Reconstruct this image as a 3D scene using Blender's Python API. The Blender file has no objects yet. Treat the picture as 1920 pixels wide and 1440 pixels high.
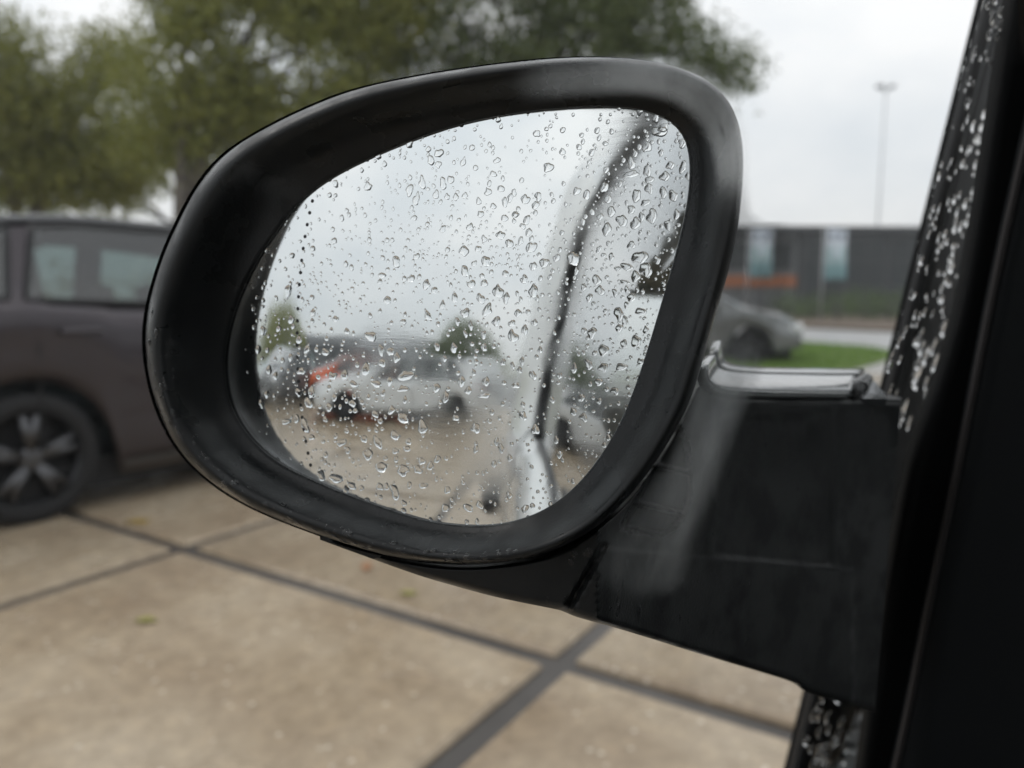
import bpy, math, random
import numpy as np
from mathutils import Vector, noise

random.seed(7)
rng = np.random.default_rng(11)
S = bpy.context.scene
COL = S.collection
PI = math.pi

# ------------------------------------------------------------------ camera
F = 1387.0                       # focal length in pixels of the 1920 px wide photograph
EYE = np.array([0.0, 0.0, 1.2])
YAW, PITCH = math.radians(38), math.radians(7.0)
FWD = np.array([-math.sin(YAW) * math.cos(PITCH), math.cos(YAW) * math.cos(PITCH), -math.sin(PITCH)])
RIGHT = np.array([math.cos(YAW), math.sin(YAW), 0.0])
UP = np.cross(RIGHT, FWD)

cam_d = bpy.data.cameras.new("camera")
cam = bpy.data.objects.new("camera", cam_d)
COL.objects.link(cam)
cam.location = EYE
cam.rotation_euler = (PI / 2 - PITCH, 0, YAW)
cam_d.sensor_width = 36.0
cam_d.lens = F / 1920 * 36
cam_d.clip_start = 0.01
cam_d.clip_end = 2000
cam_d.dof.use_dof = True
cam_d.dof.focus_distance = 0.262
cam_d.dof.aperture_fstop = 6.8
S.camera = cam

# ------------------------------------------------------------------ overcast sky and a soft sun
SUN_EL, SUN_AZ = math.radians(48), math.radians(250)
W = bpy.data.worlds.new("World")
S.world = W
W.use_nodes = True
nt = W.node_tree
nt.nodes.clear()
n_out = nt.nodes.new("ShaderNodeOutputWorld")
n_bg = nt.nodes.new("ShaderNodeBackground")
n_bg.inputs["Strength"].default_value = 0.1
n_sky = nt.nodes.new("ShaderNodeTexSky")
n_sky.sky_type = 'NISHITA'
n_sky.sun_disc = False
n_sky.sun_elevation = SUN_EL
n_sky.sun_rotation = SUN_AZ
n_tc = nt.nodes.new("ShaderNodeTexCoord")
n_sep = nt.nodes.new("ShaderNodeSeparateXYZ")
nt.links.new(n_tc.outputs["Generated"], n_sep.inputs[0])
n_map = nt.nodes.new("ShaderNodeMapping")
n_map.inputs["Scale"].default_value = (1.6, 1.6, 3.2)
nt.links.new(n_tc.outputs["Generated"], n_map.inputs[0])
n_noise = nt.nodes.new("ShaderNodeTexNoise")
n_noise.inputs["Scale"].default_value = 2.1
n_noise.inputs["Detail"].default_value = 5
n_noise.inputs["Roughness"].default_value = 0.5
nt.links.new(n_map.outputs[0], n_noise.inputs["Vector"])
n_cl = nt.nodes.new("ShaderNodeValToRGB")
n_cl.color_ramp.elements[0].position = 0.36
n_cl.color_ramp.elements[0].color = (0.80, 0.84, 0.87, 1)
n_cl.color_ramp.elements[1].position = 0.62
n_cl.color_ramp.elements[1].color = (1, 1.005, 1.0, 1)
nt.links.new(n_noise.outputs[0], n_cl.inputs[0])
n_gr = nt.nodes.new("ShaderNodeMapRange")
n_gr.inputs["From Min"].default_value = -0.05
n_gr.inputs["From Max"].default_value = 1.0
n_gr.inputs["To Min"].default_value = 9.2
n_gr.inputs["To Max"].default_value = 15.0
nt.links.new(n_sep.outputs["Z"], n_gr.inputs["Value"])
n_mul = nt.nodes.new("ShaderNodeVectorMath")
n_mul.operation = 'SCALE'
nt.links.new(n_cl.outputs[0], n_mul.inputs[0])
nt.links.new(n_gr.outputs[0], n_mul.inputs["Scale"])
n_mix = nt.nodes.new("ShaderNodeMix")
n_mix.data_type = 'RGBA'
n_mix.inputs["Factor"].default_value = 0.93
nt.links.new(n_sky.outputs[0], n_mix.inputs["A"])
nt.links.new(n_mul.outputs[0], n_mix.inputs["B"])
nt.links.new(n_mix.outputs["Result"], n_bg.inputs["Color"])
nt.links.new(n_bg.outputs[0], n_out.inputs["Surface"])

sun_d = bpy.data.lights.new("sun", 'SUN')
sun_d.energy = 0.6
sun_d.angle = math.radians(30)
sun_d.color = (1, 0.97, 0.93)
sun = bpy.data.objects.new("sun", sun_d)
COL.objects.link(sun)
sun.rotation_euler = (PI / 2 - SUN_EL, 0, PI - SUN_AZ)

S.view_settings.view_transform = 'Standard'
S.view_settings.look = 'None'
S.view_settings.exposure = 0.0
S.view_settings.gamma = 1.0
S.render.engine = 'CYCLES'
S.cycles.max_bounces = 14
S.cycles.transmission_bounces = 12
S.cycles.transparent_max_bounces = 24
S.cycles.glossy_bounces = 8
S.cycles.diffuse_bounces = 3
S.cycles.sample_clamp_indirect = 6
S.cycles.use_denoising = True

# ------------------------------------------------------------------ helpers
def ray(x, y):
    return FWD + RIGHT * ((x - 960) / F) + UP * ((720 - y) / F)


def P(x, y, d):
    return EYE + ray(x, y) * d


def ground(x, y, z=0.0):
    r = ray(x, y)
    return EYE + r * ((z - EYE[2]) / r[2])


def mat(name, col=(0.5, 0.5, 0.5), rough=0.5, metal=0.0, spec=0.5, coat=0.0, coat_r=0.1, trans=0.0, ior=1.45):
    m = bpy.data.materials.new(name)
    m.use_nodes = True
    b = m.node_tree.nodes["Principled BSDF"]
    b.inputs["Base Color"].default_value = (*col, 1)
    b.inputs["Roughness"].default_value = rough
    b.inputs["Metallic"].default_value = metal
    b.inputs["Specular IOR Level"].default_value = spec
    b.inputs["Coat Weight"].default_value = coat
    b.inputs["Coat Roughness"].default_value = coat_r
    b.inputs["Transmission Weight"].default_value = trans
    b.inputs["IOR"].default_value = ior
    return m


def node(m, t, **kw):
    n = m.node_tree.nodes.new(t)
    for k, v in kw.items():
        if k in n.inputs:
            n.inputs[k].default_value = v
        else:
            setattr(n, k, v)
    return n


def link(m, a, b):
    m.node_tree.links.new(a, b)


def bsdf(m):
    return m.node_tree.nodes["Principled BSDF"]


def coords(m, kind="Object", scale=(1, 1, 1), rot=(0, 0, 0)):
    tc = node(m, "ShaderNodeTexCoord")
    mp = node(m, "ShaderNodeMapping")
    mp.inputs["Scale"].default_value = scale
    mp.inputs["Rotation"].default_value = rot
    link(m, tc.outputs[kind], mp.inputs[0])
    return mp.outputs[0]


def noisy(m, vec, scale, detail=4, rough=0.55):
    n = node(m, "ShaderNodeTexNoise", Scale=scale, Detail=detail, Roughness=rough)
    if vec is not None:
        link(m, vec, n.inputs["Vector"])
    return n.outputs[0]


def ramp(m, fac, stops):
    r = node(m, "ShaderNodeValToRGB")
    e = r.color_ramp.elements
    while len(e) < len(stops):
        e.new(0.5)
    for el, (p, c) in zip(e, stops):
        el.position = p
        el.color = (*c, 1) if len(c) == 3 else c
    link(m, fac, r.inputs[0])
    return r.outputs[0]


def bump(m, h, strength, dist, target=None):
    b = node(m, "ShaderNodeBump", Strength=strength, Distance=dist)
    link(m, h, b.inputs["Height"])
    link(m, b.outputs[0], (target or bsdf(m)).inputs["Normal"])
    return b


def varied(m, c0, c1, scale, lo=0.35, hi=0.65, vec=None):
    v = vec if vec is not None else coords(m)
    link(m, ramp(m, noisy(m, v, scale), [(lo, c0), (hi, c1)]), bsdf(m).inputs["Base Color"])
    return v


ORIG = {}


def origin_of(o):
    return ORIG.get(o.name, np.zeros(3))


def obj(name, verts, faces, m, parent=None, smooth=True, origin=None, midx=None):
    """verts in world space when there is no parent or the parent has no rotation (its origin is subtracted)."""
    base = np.array(origin if origin is not None else (origin_of(parent) if parent is not None else (0, 0, 0)), float)
    v = np.asarray(verts, float).reshape(-1, 3) - base
    me = bpy.data.meshes.new(name)
    me.from_pydata([tuple(q) for q in v], [], [tuple(int(i) for i in f) for f in faces])
    for mm in (m if isinstance(m, (list, tuple)) else [m]):
        me.materials.append(mm)
    if midx is not None:
        me.polygons.foreach_set("material_index", np.asarray(midx, dtype=np.int32))
    if smooth:
        me.polygons.foreach_set("use_smooth", np.ones(len(me.polygons), dtype=bool))
    me.update()
    o = bpy.data.objects.new(name, me)
    COL.objects.link(o)
    ORIG[o.name] = base
    if parent is not None:
        o.parent = parent
        o.location = base - origin_of(parent)
    else:
        o.location = base
    return o


def empty(name, loc, label=None, cat=None, group=None, rz=0.0):
    o = bpy.data.objects.new(name, None)
    COL.objects.link(o)
    o.location = loc
    o.rotation_euler = (0, 0, rz)
    o.empty_display_size = 0.2
    ORIG[o.name] = np.array(loc, float) if rz == 0 else np.zeros(3)
    tag(o, label, cat, group)
    return o


def tag(o, label=None, cat=None, group=None, kind=None):
    if label:
        o["label"] = label
    if cat:
        o["category"] = cat
    if group:
        o["group"] = group
    if kind:
        o["kind"] = kind
    return o


def flat_split(o, angle=35):
    """keep smooth shading only over gentle edges"""
    me = o.data
    try:
        me.set_sharp_from_angle(angle=math.radians(angle))
    except Exception:
        pass
    return o


class MB:
    """collects simple solids for one mesh"""

    def __init__(self):
        self.v, self.f = [], []

    def add(self, v, f):
        b = len(self.v)
        self.v += [tuple(q) for q in v]
        self.f += [tuple(i + b for i in q) for q in f]
        return self

    def box(self, c, s, rz=0.0, bevel=0.0):
        x, y, z = (q / 2 for q in s)
        ca, sa = math.cos(rz), math.sin(rz)
        if bevel > 0:
            b = min(bevel, x * .9, y * .9, z * .9)
            pts = []
            for zz, ins in ((-z, b), (-z + b, 0), (z - b, 0), (z, b)):
                X, Y = x - ins, y - ins
                k = b * 0.3 if ins == 0 else b * .3
                pts += [(-X + k, -Y, zz), (X - k, -Y, zz), (X, -Y + k, zz), (X, Y - k, zz), (X - k, Y, zz), (-X + k, Y, zz), (-X, Y - k, zz), (-X, -Y + k, zz)]
            f = [tuple(reversed(range(8))), tuple(range(24, 32))]
            for r in range(3):
                for i in range(8):
                    j = (i + 1) % 8
                    f.append((r * 8 + i, r * 8 + j, r * 8 + 8 + j, r * 8 + 8 + i))
        else:
            pts = [(a, b2, c2) for c2 in (-z, z) for a, b2 in ((-x, -y), (x, -y), (x, y), (-x, y))]
            f = [(3, 2, 1, 0), (4, 5, 6, 7), (0, 1, 5, 4), (1, 2, 6, 5), (2, 3, 7, 6), (3, 0, 4, 7)]
        return self.add([(c[0] + a * ca - b2 * sa, c[1] + a * sa + b2 * ca, c[2] + zz) for a, b2, zz in pts], f)

    def tube(self, path, r, n=10, closed=False, cap=True):
        path = [Vector(tuple(q)) for q in path]
        rs = r if isinstance(r, (list, tuple)) else [r] * len(path)
        rings, prev = [], None
        N = len(path)
        for i, q in enumerate(path):
            a = path[(i - 1) % N] if closed or i > 0 else q
            b = path[(i + 1) % N] if closed or i < N - 1 else q
            t = (b - a).normalized()
            if prev is None:
                ref = Vector((0, 0, 1)) if abs(t.z) < 0.9 else Vector((1, 0, 0))
                u = t.cross(ref).normalized()
            else:
                u = (prev - t * prev.dot(t)).normalized()
            prev = u
            w = t.cross(u)
            rings.append([q + (u * math.cos(2 * PI * k / n) + w * math.sin(2 * PI * k / n)) * rs[i] for k in range(n)])
        v = [p for rg in rings for p in rg]
        f = []
        for i in range(N if closed else N - 1):
            for k in range(n):
                a, b = i * n + k, i * n + (k + 1) % n
                c, d = ((i + 1) % N) * n + (k + 1) % n, ((i + 1) % N) * n + k
                f.append((a, b, c, d))
        if cap and not closed:
            f.append(tuple(reversed(range(n))))
            f.append(tuple(range((N - 1) * n, N * n)))
        return self.add(v, f)

    def lathe_x(self, c, prof, n=32):
        """profile of (offset along x, radius) turned about the x axis through c"""
        v, f = [], []
        for dx, r in prof:
            for k in range(n):
                a = 2 * PI * k / n
                v.append((c[0] + dx, c[1] + r * math.cos(a), c[2] + r * math.sin(a)))
        for i in range(len(prof) - 1):
            for k in range(n):
                f.append((i * n + k, i * n + (k + 1) % n, (i + 1) * n + (k + 1) % n, (i + 1) * n + k))
        return self.add(v, f)

    def build(self, name, m, parent=None, smooth=False, origin=None):
        return obj(name, self.v, self.f, m, parent, smooth, origin)


def grid_faces(nu, nv, wrap_u=False):
    f = []
    for i in range(nu if wrap_u else nu - 1):
        for j in range(nv - 1):
            a = i * nv + j
            b = ((i + 1) % nu) * nv + j
            f.append((a, b, b + 1, a + 1))
    return f


def spline(pts, n, closed=True):
    """resampled Catmull-Rom curve, n points evenly spaced along it"""
    p = np.asarray(pts, float)
    m = len(p)
    out = []
    for i in range(m if closed else m - 1):
        if closed:
            a, b, c, d = p[(i - 1) % m], p[i], p[(i + 1) % m], p[(i + 2) % m]
        else:
            a, b, c, d = p[max(i - 1, 0)], p[i], p[i + 1], p[min(i + 2, m - 1)]
        for t in np.linspace(0, 1, 24, endpoint=False):
            out.append(0.5 * ((2 * b) + (c - a) * t + (2 * a - 5 * b + 4 * c - d) * t * t + (3 * b - a - 3 * c + d) * t ** 3))
    if not closed:
        out.append(p[-1])
    out = np.array(out)
    q = np.vstack([out, out[:1]]) if closed else out
    s = np.concatenate([[0], np.cumsum(np.linalg.norm(np.diff(q, axis=0), axis=1))])
    t = np.linspace(0, s[-1], n, endpoint=not closed)
    return np.stack([np.interp(t, s, q[:, k]) for k in range(p.shape[1])], axis=1)


def sstep(a, b, x):
    t = min(max((x - a) / (b - a), 0.0), 1.0)
    return t * t * (3 - 2 * t)


# ------------------------------------------------------------------ materials
M = {}
# wet concrete slabs
m = M["concrete"] = mat("wet_concrete", rough=0.4)
v = coords(m, "Object")
oi = node(m, "ShaderNodeObjectInfo")
off = node(m, "ShaderNodeVectorMath", operation='SCALE')
comb = node(m, "ShaderNodeCombineXYZ")
link(m, oi.outputs["Random"], comb.inputs[0]); link(m, oi.outputs["Random"], comb.inputs[1])
link(m, comb.outputs[0], off.inputs[0]); off.inputs["Scale"].default_value = 60
add = node(m, "ShaderNodeVectorMath", operation='ADD')
link(m, v, add.inputs[0]); link(m, off.outputs[0], add.inputs[1])
v2 = add.outputs[0]
base = ramp(m, noisy(m, v2, 1.6, 6, 0.6), [(0.3, (0.265, 0.205, 0.142)), (0.5, (0.345, 0.28, 0.20)), (0.72, (0.415, 0.352, 0.265))])
mx = node(m, "ShaderNodeMix", data_type='RGBA', blend_type='MULTIPLY')
mx.inputs["Factor"].default_value = 0.75
link(m, base, mx.inputs["A"])
link(m, ramp(m, noisy(m, v2, 14, 7, 0.72), [(0.34, (0.72, 0.70, 0.67)), (0.5, (0.97, 0.97, 0.97)), (0.66, (1.25, 1.24, 1.2))]), mx.inputs["B"])
mx2 = node(m, "ShaderNodeMix", data_type='RGBA', blend_type='MIX')
vor = node(m, "ShaderNodeTexVoronoi", Scale=17.0)
link(m, v2, vor.inputs["Vector"])
link(m, ramp(m, vor.outputs["Distance"], [(0.06, (0.9, 0.9, 0.9)), (0.17, (0, 0, 0))]), mx2.inputs["Factor"])
link(m, mx.outputs["Result"], mx2.inputs["A"])
mx2.inputs["B"].default_value = (0.66, 0.60, 0.50, 1)
tint = node(m, "ShaderNodeMix", data_type='RGBA', blend_type='MULTIPLY')
tint.inputs["Factor"].default_value = 1.0
link(m, mx2.outputs["Result"], tint.inputs["A"])
link(m, ramp(m, oi.outputs["Random"], [(0, (0.86, 0.84, 0.82)), (1, (1.08, 1.06, 1.05))]), tint.inputs["B"])
link(m, tint.outputs["Result"], bsdf(m).inputs["Base Color"])
link(m, ramp(m, noisy(m, v2, 2.6, 4), [(0.40, (0.06,) * 3), (0.60, (0.36,) * 3)]), bsdf(m).inputs["Roughness"])
bump(m, noisy(m, v2, 60, 3), 0.35, 0.004)

m = M["joint"] = mat("joint_filler", (0.05, 0.045, 0.04), 0.45)
v = coords(m)
link(m, ramp(m, noisy(m, v, 1.1, 4), [(0.42, (0.06, 0.054, 0.05)), (0.60, (0.10, 0.092, 0.085)), (0.75, (0.05, 0.062, 0.025))]), bsdf(m).inputs["Base Color"])

m = M["asphalt"] = mat("far_asphalt", (0.16, 0.155, 0.148), 0.35)
varied(m, (0.12, 0.115, 0.11), (0.2, 0.195, 0.185), 0.6)
m = M["road"] = mat("pale_road", (0.34, 0.34, 0.34), 0.35)
varied(m, (0.30, 0.30, 0.30), (0.40, 0.40, 0.40), 0.8)
m = M["kerb"] = mat("kerb_concrete", (0.33, 0.32, 0.30), 0.5)
m = M["lawn"] = mat("lawn_soil", (0.08, 0.12, 0.03), 0.9)
varied(m, (0.08, 0.12, 0.022), (0.15, 0.22, 0.045), 1.7)
m = M["grass"] = mat("grass_blade", (0.15, 0.25, 0.045), 0.6)
m = M["soil"] = mat("brown_soil", (0.11, 0.08, 0.055), 0.8)


def leaf_mat(name, a, b, c):
    m = mat(name, a, 0.55)
    g = node(m, "ShaderNodeNewGeometry")
    link(m, ramp(m, g.outputs["Random Per Island"], [(0.0, a), (0.5, b), (1.0, c)]), bsdf(m).inputs["Base Color"])
    bsdf(m).inputs["Specular IOR Level"].default_value = 0.35
    # thin leaves let some light through
    tr = node(m, "ShaderNodeBsdfTranslucent")
    tr.inputs["Color"].default_value = (b[0] * 1.3, b[1] * 1.3, b[2], 1)
    ms = node(m, "ShaderNodeMixShader")
    ms.inputs[0].default_value = 0.28
    out = m.node_tree.nodes["Material Output"]
    link(m, bsdf(m).outputs[0], ms.inputs[1]); link(m, tr.outputs[0], ms.inputs[2])
    link(m, ms.outputs[0], out.inputs["Surface"])
    return m


M["leaf_a"] = leaf_mat("leaf_olive", (0.145, 0.165, 0.04), (0.20, 0.215, 0.055), (0.26, 0.26, 0.07))
M["leaf_b"] = leaf_mat("leaf_dark_green", (0.075, 0.105, 0.04), (0.11, 0.14, 0.05), (0.15, 0.175, 0.062))
M["leaf_c"] = leaf_mat("leaf_rusty", (0.13, 0.145, 0.036), (0.18, 0.19, 0.046), (0.23, 0.225, 0.058))
M["leaf_d"] = leaf_mat("leaf_shrub", (0.05, 0.085, 0.022), (0.075, 0.12, 0.03), (0.11, 0.155, 0.042))
m = M["bark"] = mat("bark", (0.11, 0.095, 0.08), 0.8)
vb = varied(m, (0.06, 0.052, 0.045), (0.16, 0.145, 0.125), 9)
bump(m, noisy(m, vb, 25), 0.6, 0.02)

# mirror housing plastic: grained, rain wet
def plastic(name, c, rough, grain=2600, depth=0.00012, wet=True, spec=0.5):
    m = mat(name, c, rough, spec=spec)
    v = coords(m)
    vo = node(m, "ShaderNodeTexVoronoi", Scale=float(grain))
    link(m, v, vo.inputs["Vector"])
    bump(m, vo.outputs["Distance"], 0.3, depth)
    if wet:
        link(m, ramp(m, noisy(m, v, 38, 4), [(0.42, (rough * 0.55,) * 3), (0.62, (rough * 1.2,) * 3)]), bsdf(m).inputs["Roughness"])
    return m


M["rim"] = plastic("black_grained_plastic", (0.0085, 0.0098, 0.0106), 0.42, 1000, 0.00012, True, 0.3)
M["shell"] = plastic("black_shell_plastic", (0.012, 0.013, 0.014), 0.35, 900, 0.0001)
M["arm"] = plastic("arm_plastic", (0.0075, 0.0085, 0.0092), 0.5, 900, 0.0002, True, 0.32)
M["wetcap"] = mat("wet_glossy_plastic", (0.06, 0.065, 0.068), 0.2, spec=0.8, coat=1.0, coat_r=0.12)
m = M["wetcap"]
bump(m, noisy(m, coords(m), 120, 3), 0.25, 0.002)
M["black_trim"] = mat("black_interior", (0.004, 0.0045, 0.005), 0.7, spec=0.2)
M["rubber"] = mat("black_rubber", (0.02, 0.0205, 0.022), 0.4, spec=0.4)
m = M["trim"] = plastic("dark_grey_trim", (0.010, 0.0115, 0.013), 0.75, 1500, 0.0001, False, 0.25)
M["lining"] = mat("roof_lining", (0.6, 0.61, 0.6), 0.9, spec=0.1)
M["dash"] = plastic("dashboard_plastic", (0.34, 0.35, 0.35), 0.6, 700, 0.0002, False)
m = M["white_paint"] = mat("white_van_paint", (0.78, 0.79, 0.79), 0.22, coat=1.0, coat_r=0.05)
vw = coords(m, scale=(1, 1, 1))
link(m, ramp(m, noisy(m, vw, 3, 4), [(0.35, (0.70, 0.71, 0.70)), (0.65, (0.80, 0.81, 0.81))]), bsdf(m).inputs["Base Color"])
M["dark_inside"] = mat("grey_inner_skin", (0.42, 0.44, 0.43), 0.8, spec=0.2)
M["partition"] = mat("grey_partition", (0.66, 0.70, 0.68), 0.5)
M["dots"] = mat("printed_dots", (0.012, 0.013, 0.014), 0.5)

# mirror: convex silvered glass with a rippled water film
m = M["mirror"] = bpy.data.materials.new("silvered_glass")
m.use_nodes = True
m.node_tree.nodes.clear()
out = node(m, "ShaderNodeOutputMaterial")
gl = node(m, "ShaderNodeBsdfAnisotropic")
gl.distribution = 'GGX'
v = coords(m, "UV", (6, 48, 1), (0, 0, 0.06))
va = coords(m, "UV", (3.2, 2.6, 1))
mask = ramp(m, noisy(m, va, 1.6, 3), [(0.46, (0, 0, 0)), (0.60, (1, 1, 1))])
h = node(m, "ShaderNodeMath", operation='MULTIPLY')
link(m, noisy(m, v, 1.0, 3, 0.6), h.inputs[0]); link(m, mask, h.inputs[1])
bp = node(m, "ShaderNodeBump", Strength=1.0, Distance=0.000022)
link(m, h.outputs[0], bp.inputs["Height"])
link(m, bp.outputs[0], gl.inputs["Normal"])
rr = node(m, "ShaderNodeMath", operation='MULTIPLY')
rr.operation = 'MULTIPLY_ADD'
link(m, mask, rr.inputs[0]); rr.inputs[1].default_value = 0.08; rr.inputs[2].default_value = 0.035
link(m, rr.outputs[0], gl.inputs["Roughness"])
gl.inputs["Color"].default_value = (0.80, 0.825, 0.825, 1)
link(m, gl.outputs[0], out.inputs["Surface"])

# water drops
m = M["water"] = bpy.data.materials.new("water_drop")
m.use_nodes = True
m.node_tree.nodes.clear()
out = node(m, "ShaderNodeOutputMaterial")
g = node(m, "ShaderNodeBsdfGlass", IOR=1.333, Roughness=0.0)
g.inputs["Color"].default_value = (1, 1, 1, 1)
link(m, g.outputs[0], out.inputs["Surface"])

# clear door pane and the added wet film that carries its reflection
m = M["clear_pane"] = bpy.data.materials.new("clear_glass")
m.use_nodes = True
m.node_tree.nodes.clear()
out = node(m, "ShaderNodeOutputMaterial")
t = node(m, "ShaderNodeBsdfTransparent")
t.inputs["Color"].default_value = (1, 1, 1, 1)
link(m, t.outputs[0], out.inputs["Surface"])


def film(name, tint, ior, gain=1.0, thin=False):
    m = bpy.data.materials.new(name)
    m.use_nodes = True
    m.node_tree.nodes.clear()
    out = node(m, "ShaderNodeOutputMaterial")
    t = node(m, "ShaderNodeBsdfTransparent")
    t.inputs["Color"].default_value = (*tint, 1)
    g = node(m, "ShaderNodeBsdfAnisotropic", Roughness=0.16 if thin else 0.02)
    lw_ = node(m, "ShaderNodeLayerWeight", Blend=0.5)
    pw = node(m, "ShaderNodeMath", operation='POWER')
    pw.inputs[1].default_value = 5.0
    link(m, lw_.outputs["Facing"], pw.inputs[0])
    r0 = ((ior - 1) / (ior + 1)) ** 2
    k = node(m, "ShaderNodeMath", operation='MULTIPLY_ADD')
    k.use_clamp = True
    k.inputs[1].default_value = (1 - r0) * gain
    k.inputs[2].default_value = r0 * gain
    link(m, pw.outputs[0], k.inputs[0])
    if thin:
        at = node(m, "ShaderNodeAttribute", attribute_name="reflect_fade")
        nz_ = ramp(m, noisy(m, coords(m), 30, 4), [(0.36, (0.45,) * 3), (0.62, (1, 1, 1))])
        k2 = node(m, "ShaderNodeMath", operation='MULTIPLY')
        k3 = node(m, "ShaderNodeMath", operation='MULTIPLY')
        link(m, at.outputs["Fac"], k2.inputs[0]); link(m, nz_, k2.inputs[1])
        link(m, k.outputs[0], k3.inputs[0]); link(m, k2.outputs[0], k3.inputs[1])
        k = k3
    ms = node(m, "ShaderNodeMixShader")
    link(m, k.outputs[0], ms.inputs[0]); link(m, t.outputs[0], ms.inputs[1]); link(m, g.outputs[0], ms.inputs[2])
    link(m, ms.outputs[0], out.inputs["Surface"])
    return m


M["film"] = film("window_reflection_film", (0.96, 0.975, 0.97), 1.5, 2.3)
M["film_thin"] = film("veil_reflection_film", (1, 1, 1), 1.5, 3.3, True)
M["screen"] = film("windscreen_glass", (0.95, 0.965, 0.96), 1.45)
M["car_glass"] = film("tinted_car_glass", (0.36, 0.44, 0.43), 1.5, 3.0)
M["cabin"] = mat("dark_cabin_skin", (0.03, 0.032, 0.034), 0.8, spec=0.2)
M["seat"] = mat("grey_seat_fabric", (0.045, 0.05, 0.052), 0.9)
M["tyre"] = mat("tyre_rubber", (0.018, 0.018, 0.019), 0.7, spec=0.3)
M["alloy"] = mat("dark_alloy", (0.10, 0.10, 0.105), 0.35, metal=1.0)
M["chrome"] = mat("chrome", (0.7, 0.7, 0.72), 0.15, metal=1.0)
M["lamp"] = mat("lamp_glass", (0.55, 0.57, 0.58), 0.1, coat=1.0)
M["red_lamp"] = mat("red_lamp_glass", (0.4, 0.012, 0.01), 0.12, coat=1.0)
M["purple"] = mat("dark_purple_paint", (0.032, 0.0245, 0.0295), 0.28, metal=0.9, spec=0.5, coat=1.0, coat_r=0.05)
M["silver"] = mat("silver_paint", (0.13, 0.14, 0.14), 0.3, metal=0.4, coat=1.0)
M["white_car"] = mat("white_car_paint", (0.72, 0.73, 0.73), 0.25, coat=1.0)
M["orange_car"] = mat("orange_paint", (0.75, 0.13, 0.03), 0.3, coat=1.0)
M["teal_car"] = mat("grey_teal_paint", (0.20, 0.29, 0.28), 0.3, coat=1.0)
M["grey_car"] = mat("dark_grey_paint", (0.06, 0.062, 0.066), 0.25, coat=1.0)

# ------------------------------------------------------------------ ground: slabs, far asphalt, lawn, road
ga = math.radians(5.5)
gc = (ground(330, 1030) + ground(1060, 1230)) / 2         # middle of the slab edge between the two joint crossings
gu = np.array([math.cos(ga), math.sin(ga), 0])
gv = np.array([-math.sin(ga), math.cos(ga), 0])
PITCH_SLAB = 2.04
far = obj("ground", [(-260, -260, -0.06), (260, -260, -0.06), (260, 260, -0.06), (-260, 260, -0.06)], [(0, 1, 2, 3)], M["asphalt"], smooth=False)
tag(far, "grey wet asphalt ground reaching to the horizon", kind="structure")
ia, ib, ja, jb = -9, 3, -9, 5


def gp(i, j, z=0.0):
    q = gc + gu * (i * PITCH_SLAB + PITCH_SLAB / 2) + gv * (j * PITCH_SLAB)
    return np.array([q[0], q[1], z])


yb = [gp(ia, ja, -0.022), gp(ib, ja, -0.022), gp(ib, jb, -0.022), gp(ia, jb, -0.022)]
yd = [q - np.array([0, 0, 0.034]) for q in yb]
yard = obj("concrete_yard", yb + yd, [(0, 1, 2, 3), (1, 0, 4, 5), (2, 1, 5, 6), (3, 2, 6, 7), (0, 3, 7, 4)], M["joint"], smooth=False)
tag(yard, "concrete slab yard with dark wet joints", kind="structure")
sb = MB().box((0, 0, -0.02), (PITCH_SLAB - 0.08, PITCH_SLAB - 0.08, 0.04), 0, 0.012)
slab_me = None
for i in range(ia, ib):
    for j in range(ja, jb):
        c = (gp(i, j) + gp(i + 1, j + 1)) / 2
        if slab_me is None:
            o = obj("slab", sb.v, sb.f, M["concrete"], None, False)
            slab_me = o.data
        else:
            o = bpy.data.objects.new("slab", slab_me)
            COL.objects.link(o)
        o.parent = yard
        o.location = (c[0], c[1], random.uniform(-0.003, 0.003))
        o.rotation_euler = (random.uniform(-.002, .002), random.uniform(-.002, .002), ga + random.uniform(-.003, .003) + random.choice((0, PI / 2, PI, -PI / 2)))

# strip of lawn, pale road beyond it, kerbs
yl = gp(0, jb)[1] + 0.15
lawn_pts = [ground(1400, 704), ground(1612, 689), ground(1640, 655), ground(1300, 634), ground(1240, 650)]
lw = np.array(lawn_pts); lw[:, 2] = 0.0
cl = lw.mean(axis=0)
ring = spline(lw, 60)
vv = [(*q[:2], 0.03) for q in ring] + [(*q[:2], -0.055) for q in ring]
ff = [tuple(range(60))] + [(i, 60 + i, 60 + (i + 1) % 60, (i + 1) % 60) for i in range(60)]
lawn = obj("lawn", vv, ff, M["lawn"], smooth=False)
tag(lawn, "strip of green lawn between yard and road", kind="structure")
# blades
gvs, gfs = [], []
x0, x1, y0, y1 = lw[:, 0].min(), lw[:, 0].max(), lw[:, 1].min(), lw[:, 1].max()


def inside(px, py, poly):
    c = False
    for k in range(len(poly)):
        ax, ay = poly[k][0], poly[k][1]
        bx, by = poly[k - 1][0], poly[k - 1][1]
        if (ay > py) != (by > py) and px < (bx - ax) * (py - ay) / (by - ay) + ax:
            c = not c
    return c


while len(gfs) < 9000:
    px, py = random.uniform(x0, x1), random.uniform(y0, y1)
    if not inside(px, py, ring):
        continue
    a = random.uniform(0, PI)
    hgt = random.uniform(0.04, 0.09)
    w = 0.012
    b = len(gvs)
    gvs += [(px - w * math.cos(a), py - w * math.sin(a), 0.028), (px + w * math.cos(a), py + w * math.sin(a), 0.028), (px + random.uniform(-.03, .03), py + random.uniform(-.03, .03), 0.03 + hgt)]
    gfs.append((b, b + 1, b + 2))
tag(obj("grass", gvs, gfs, M["grass"], smooth=False), "short wet grass on the lawn strip", kind="stuff")


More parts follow.
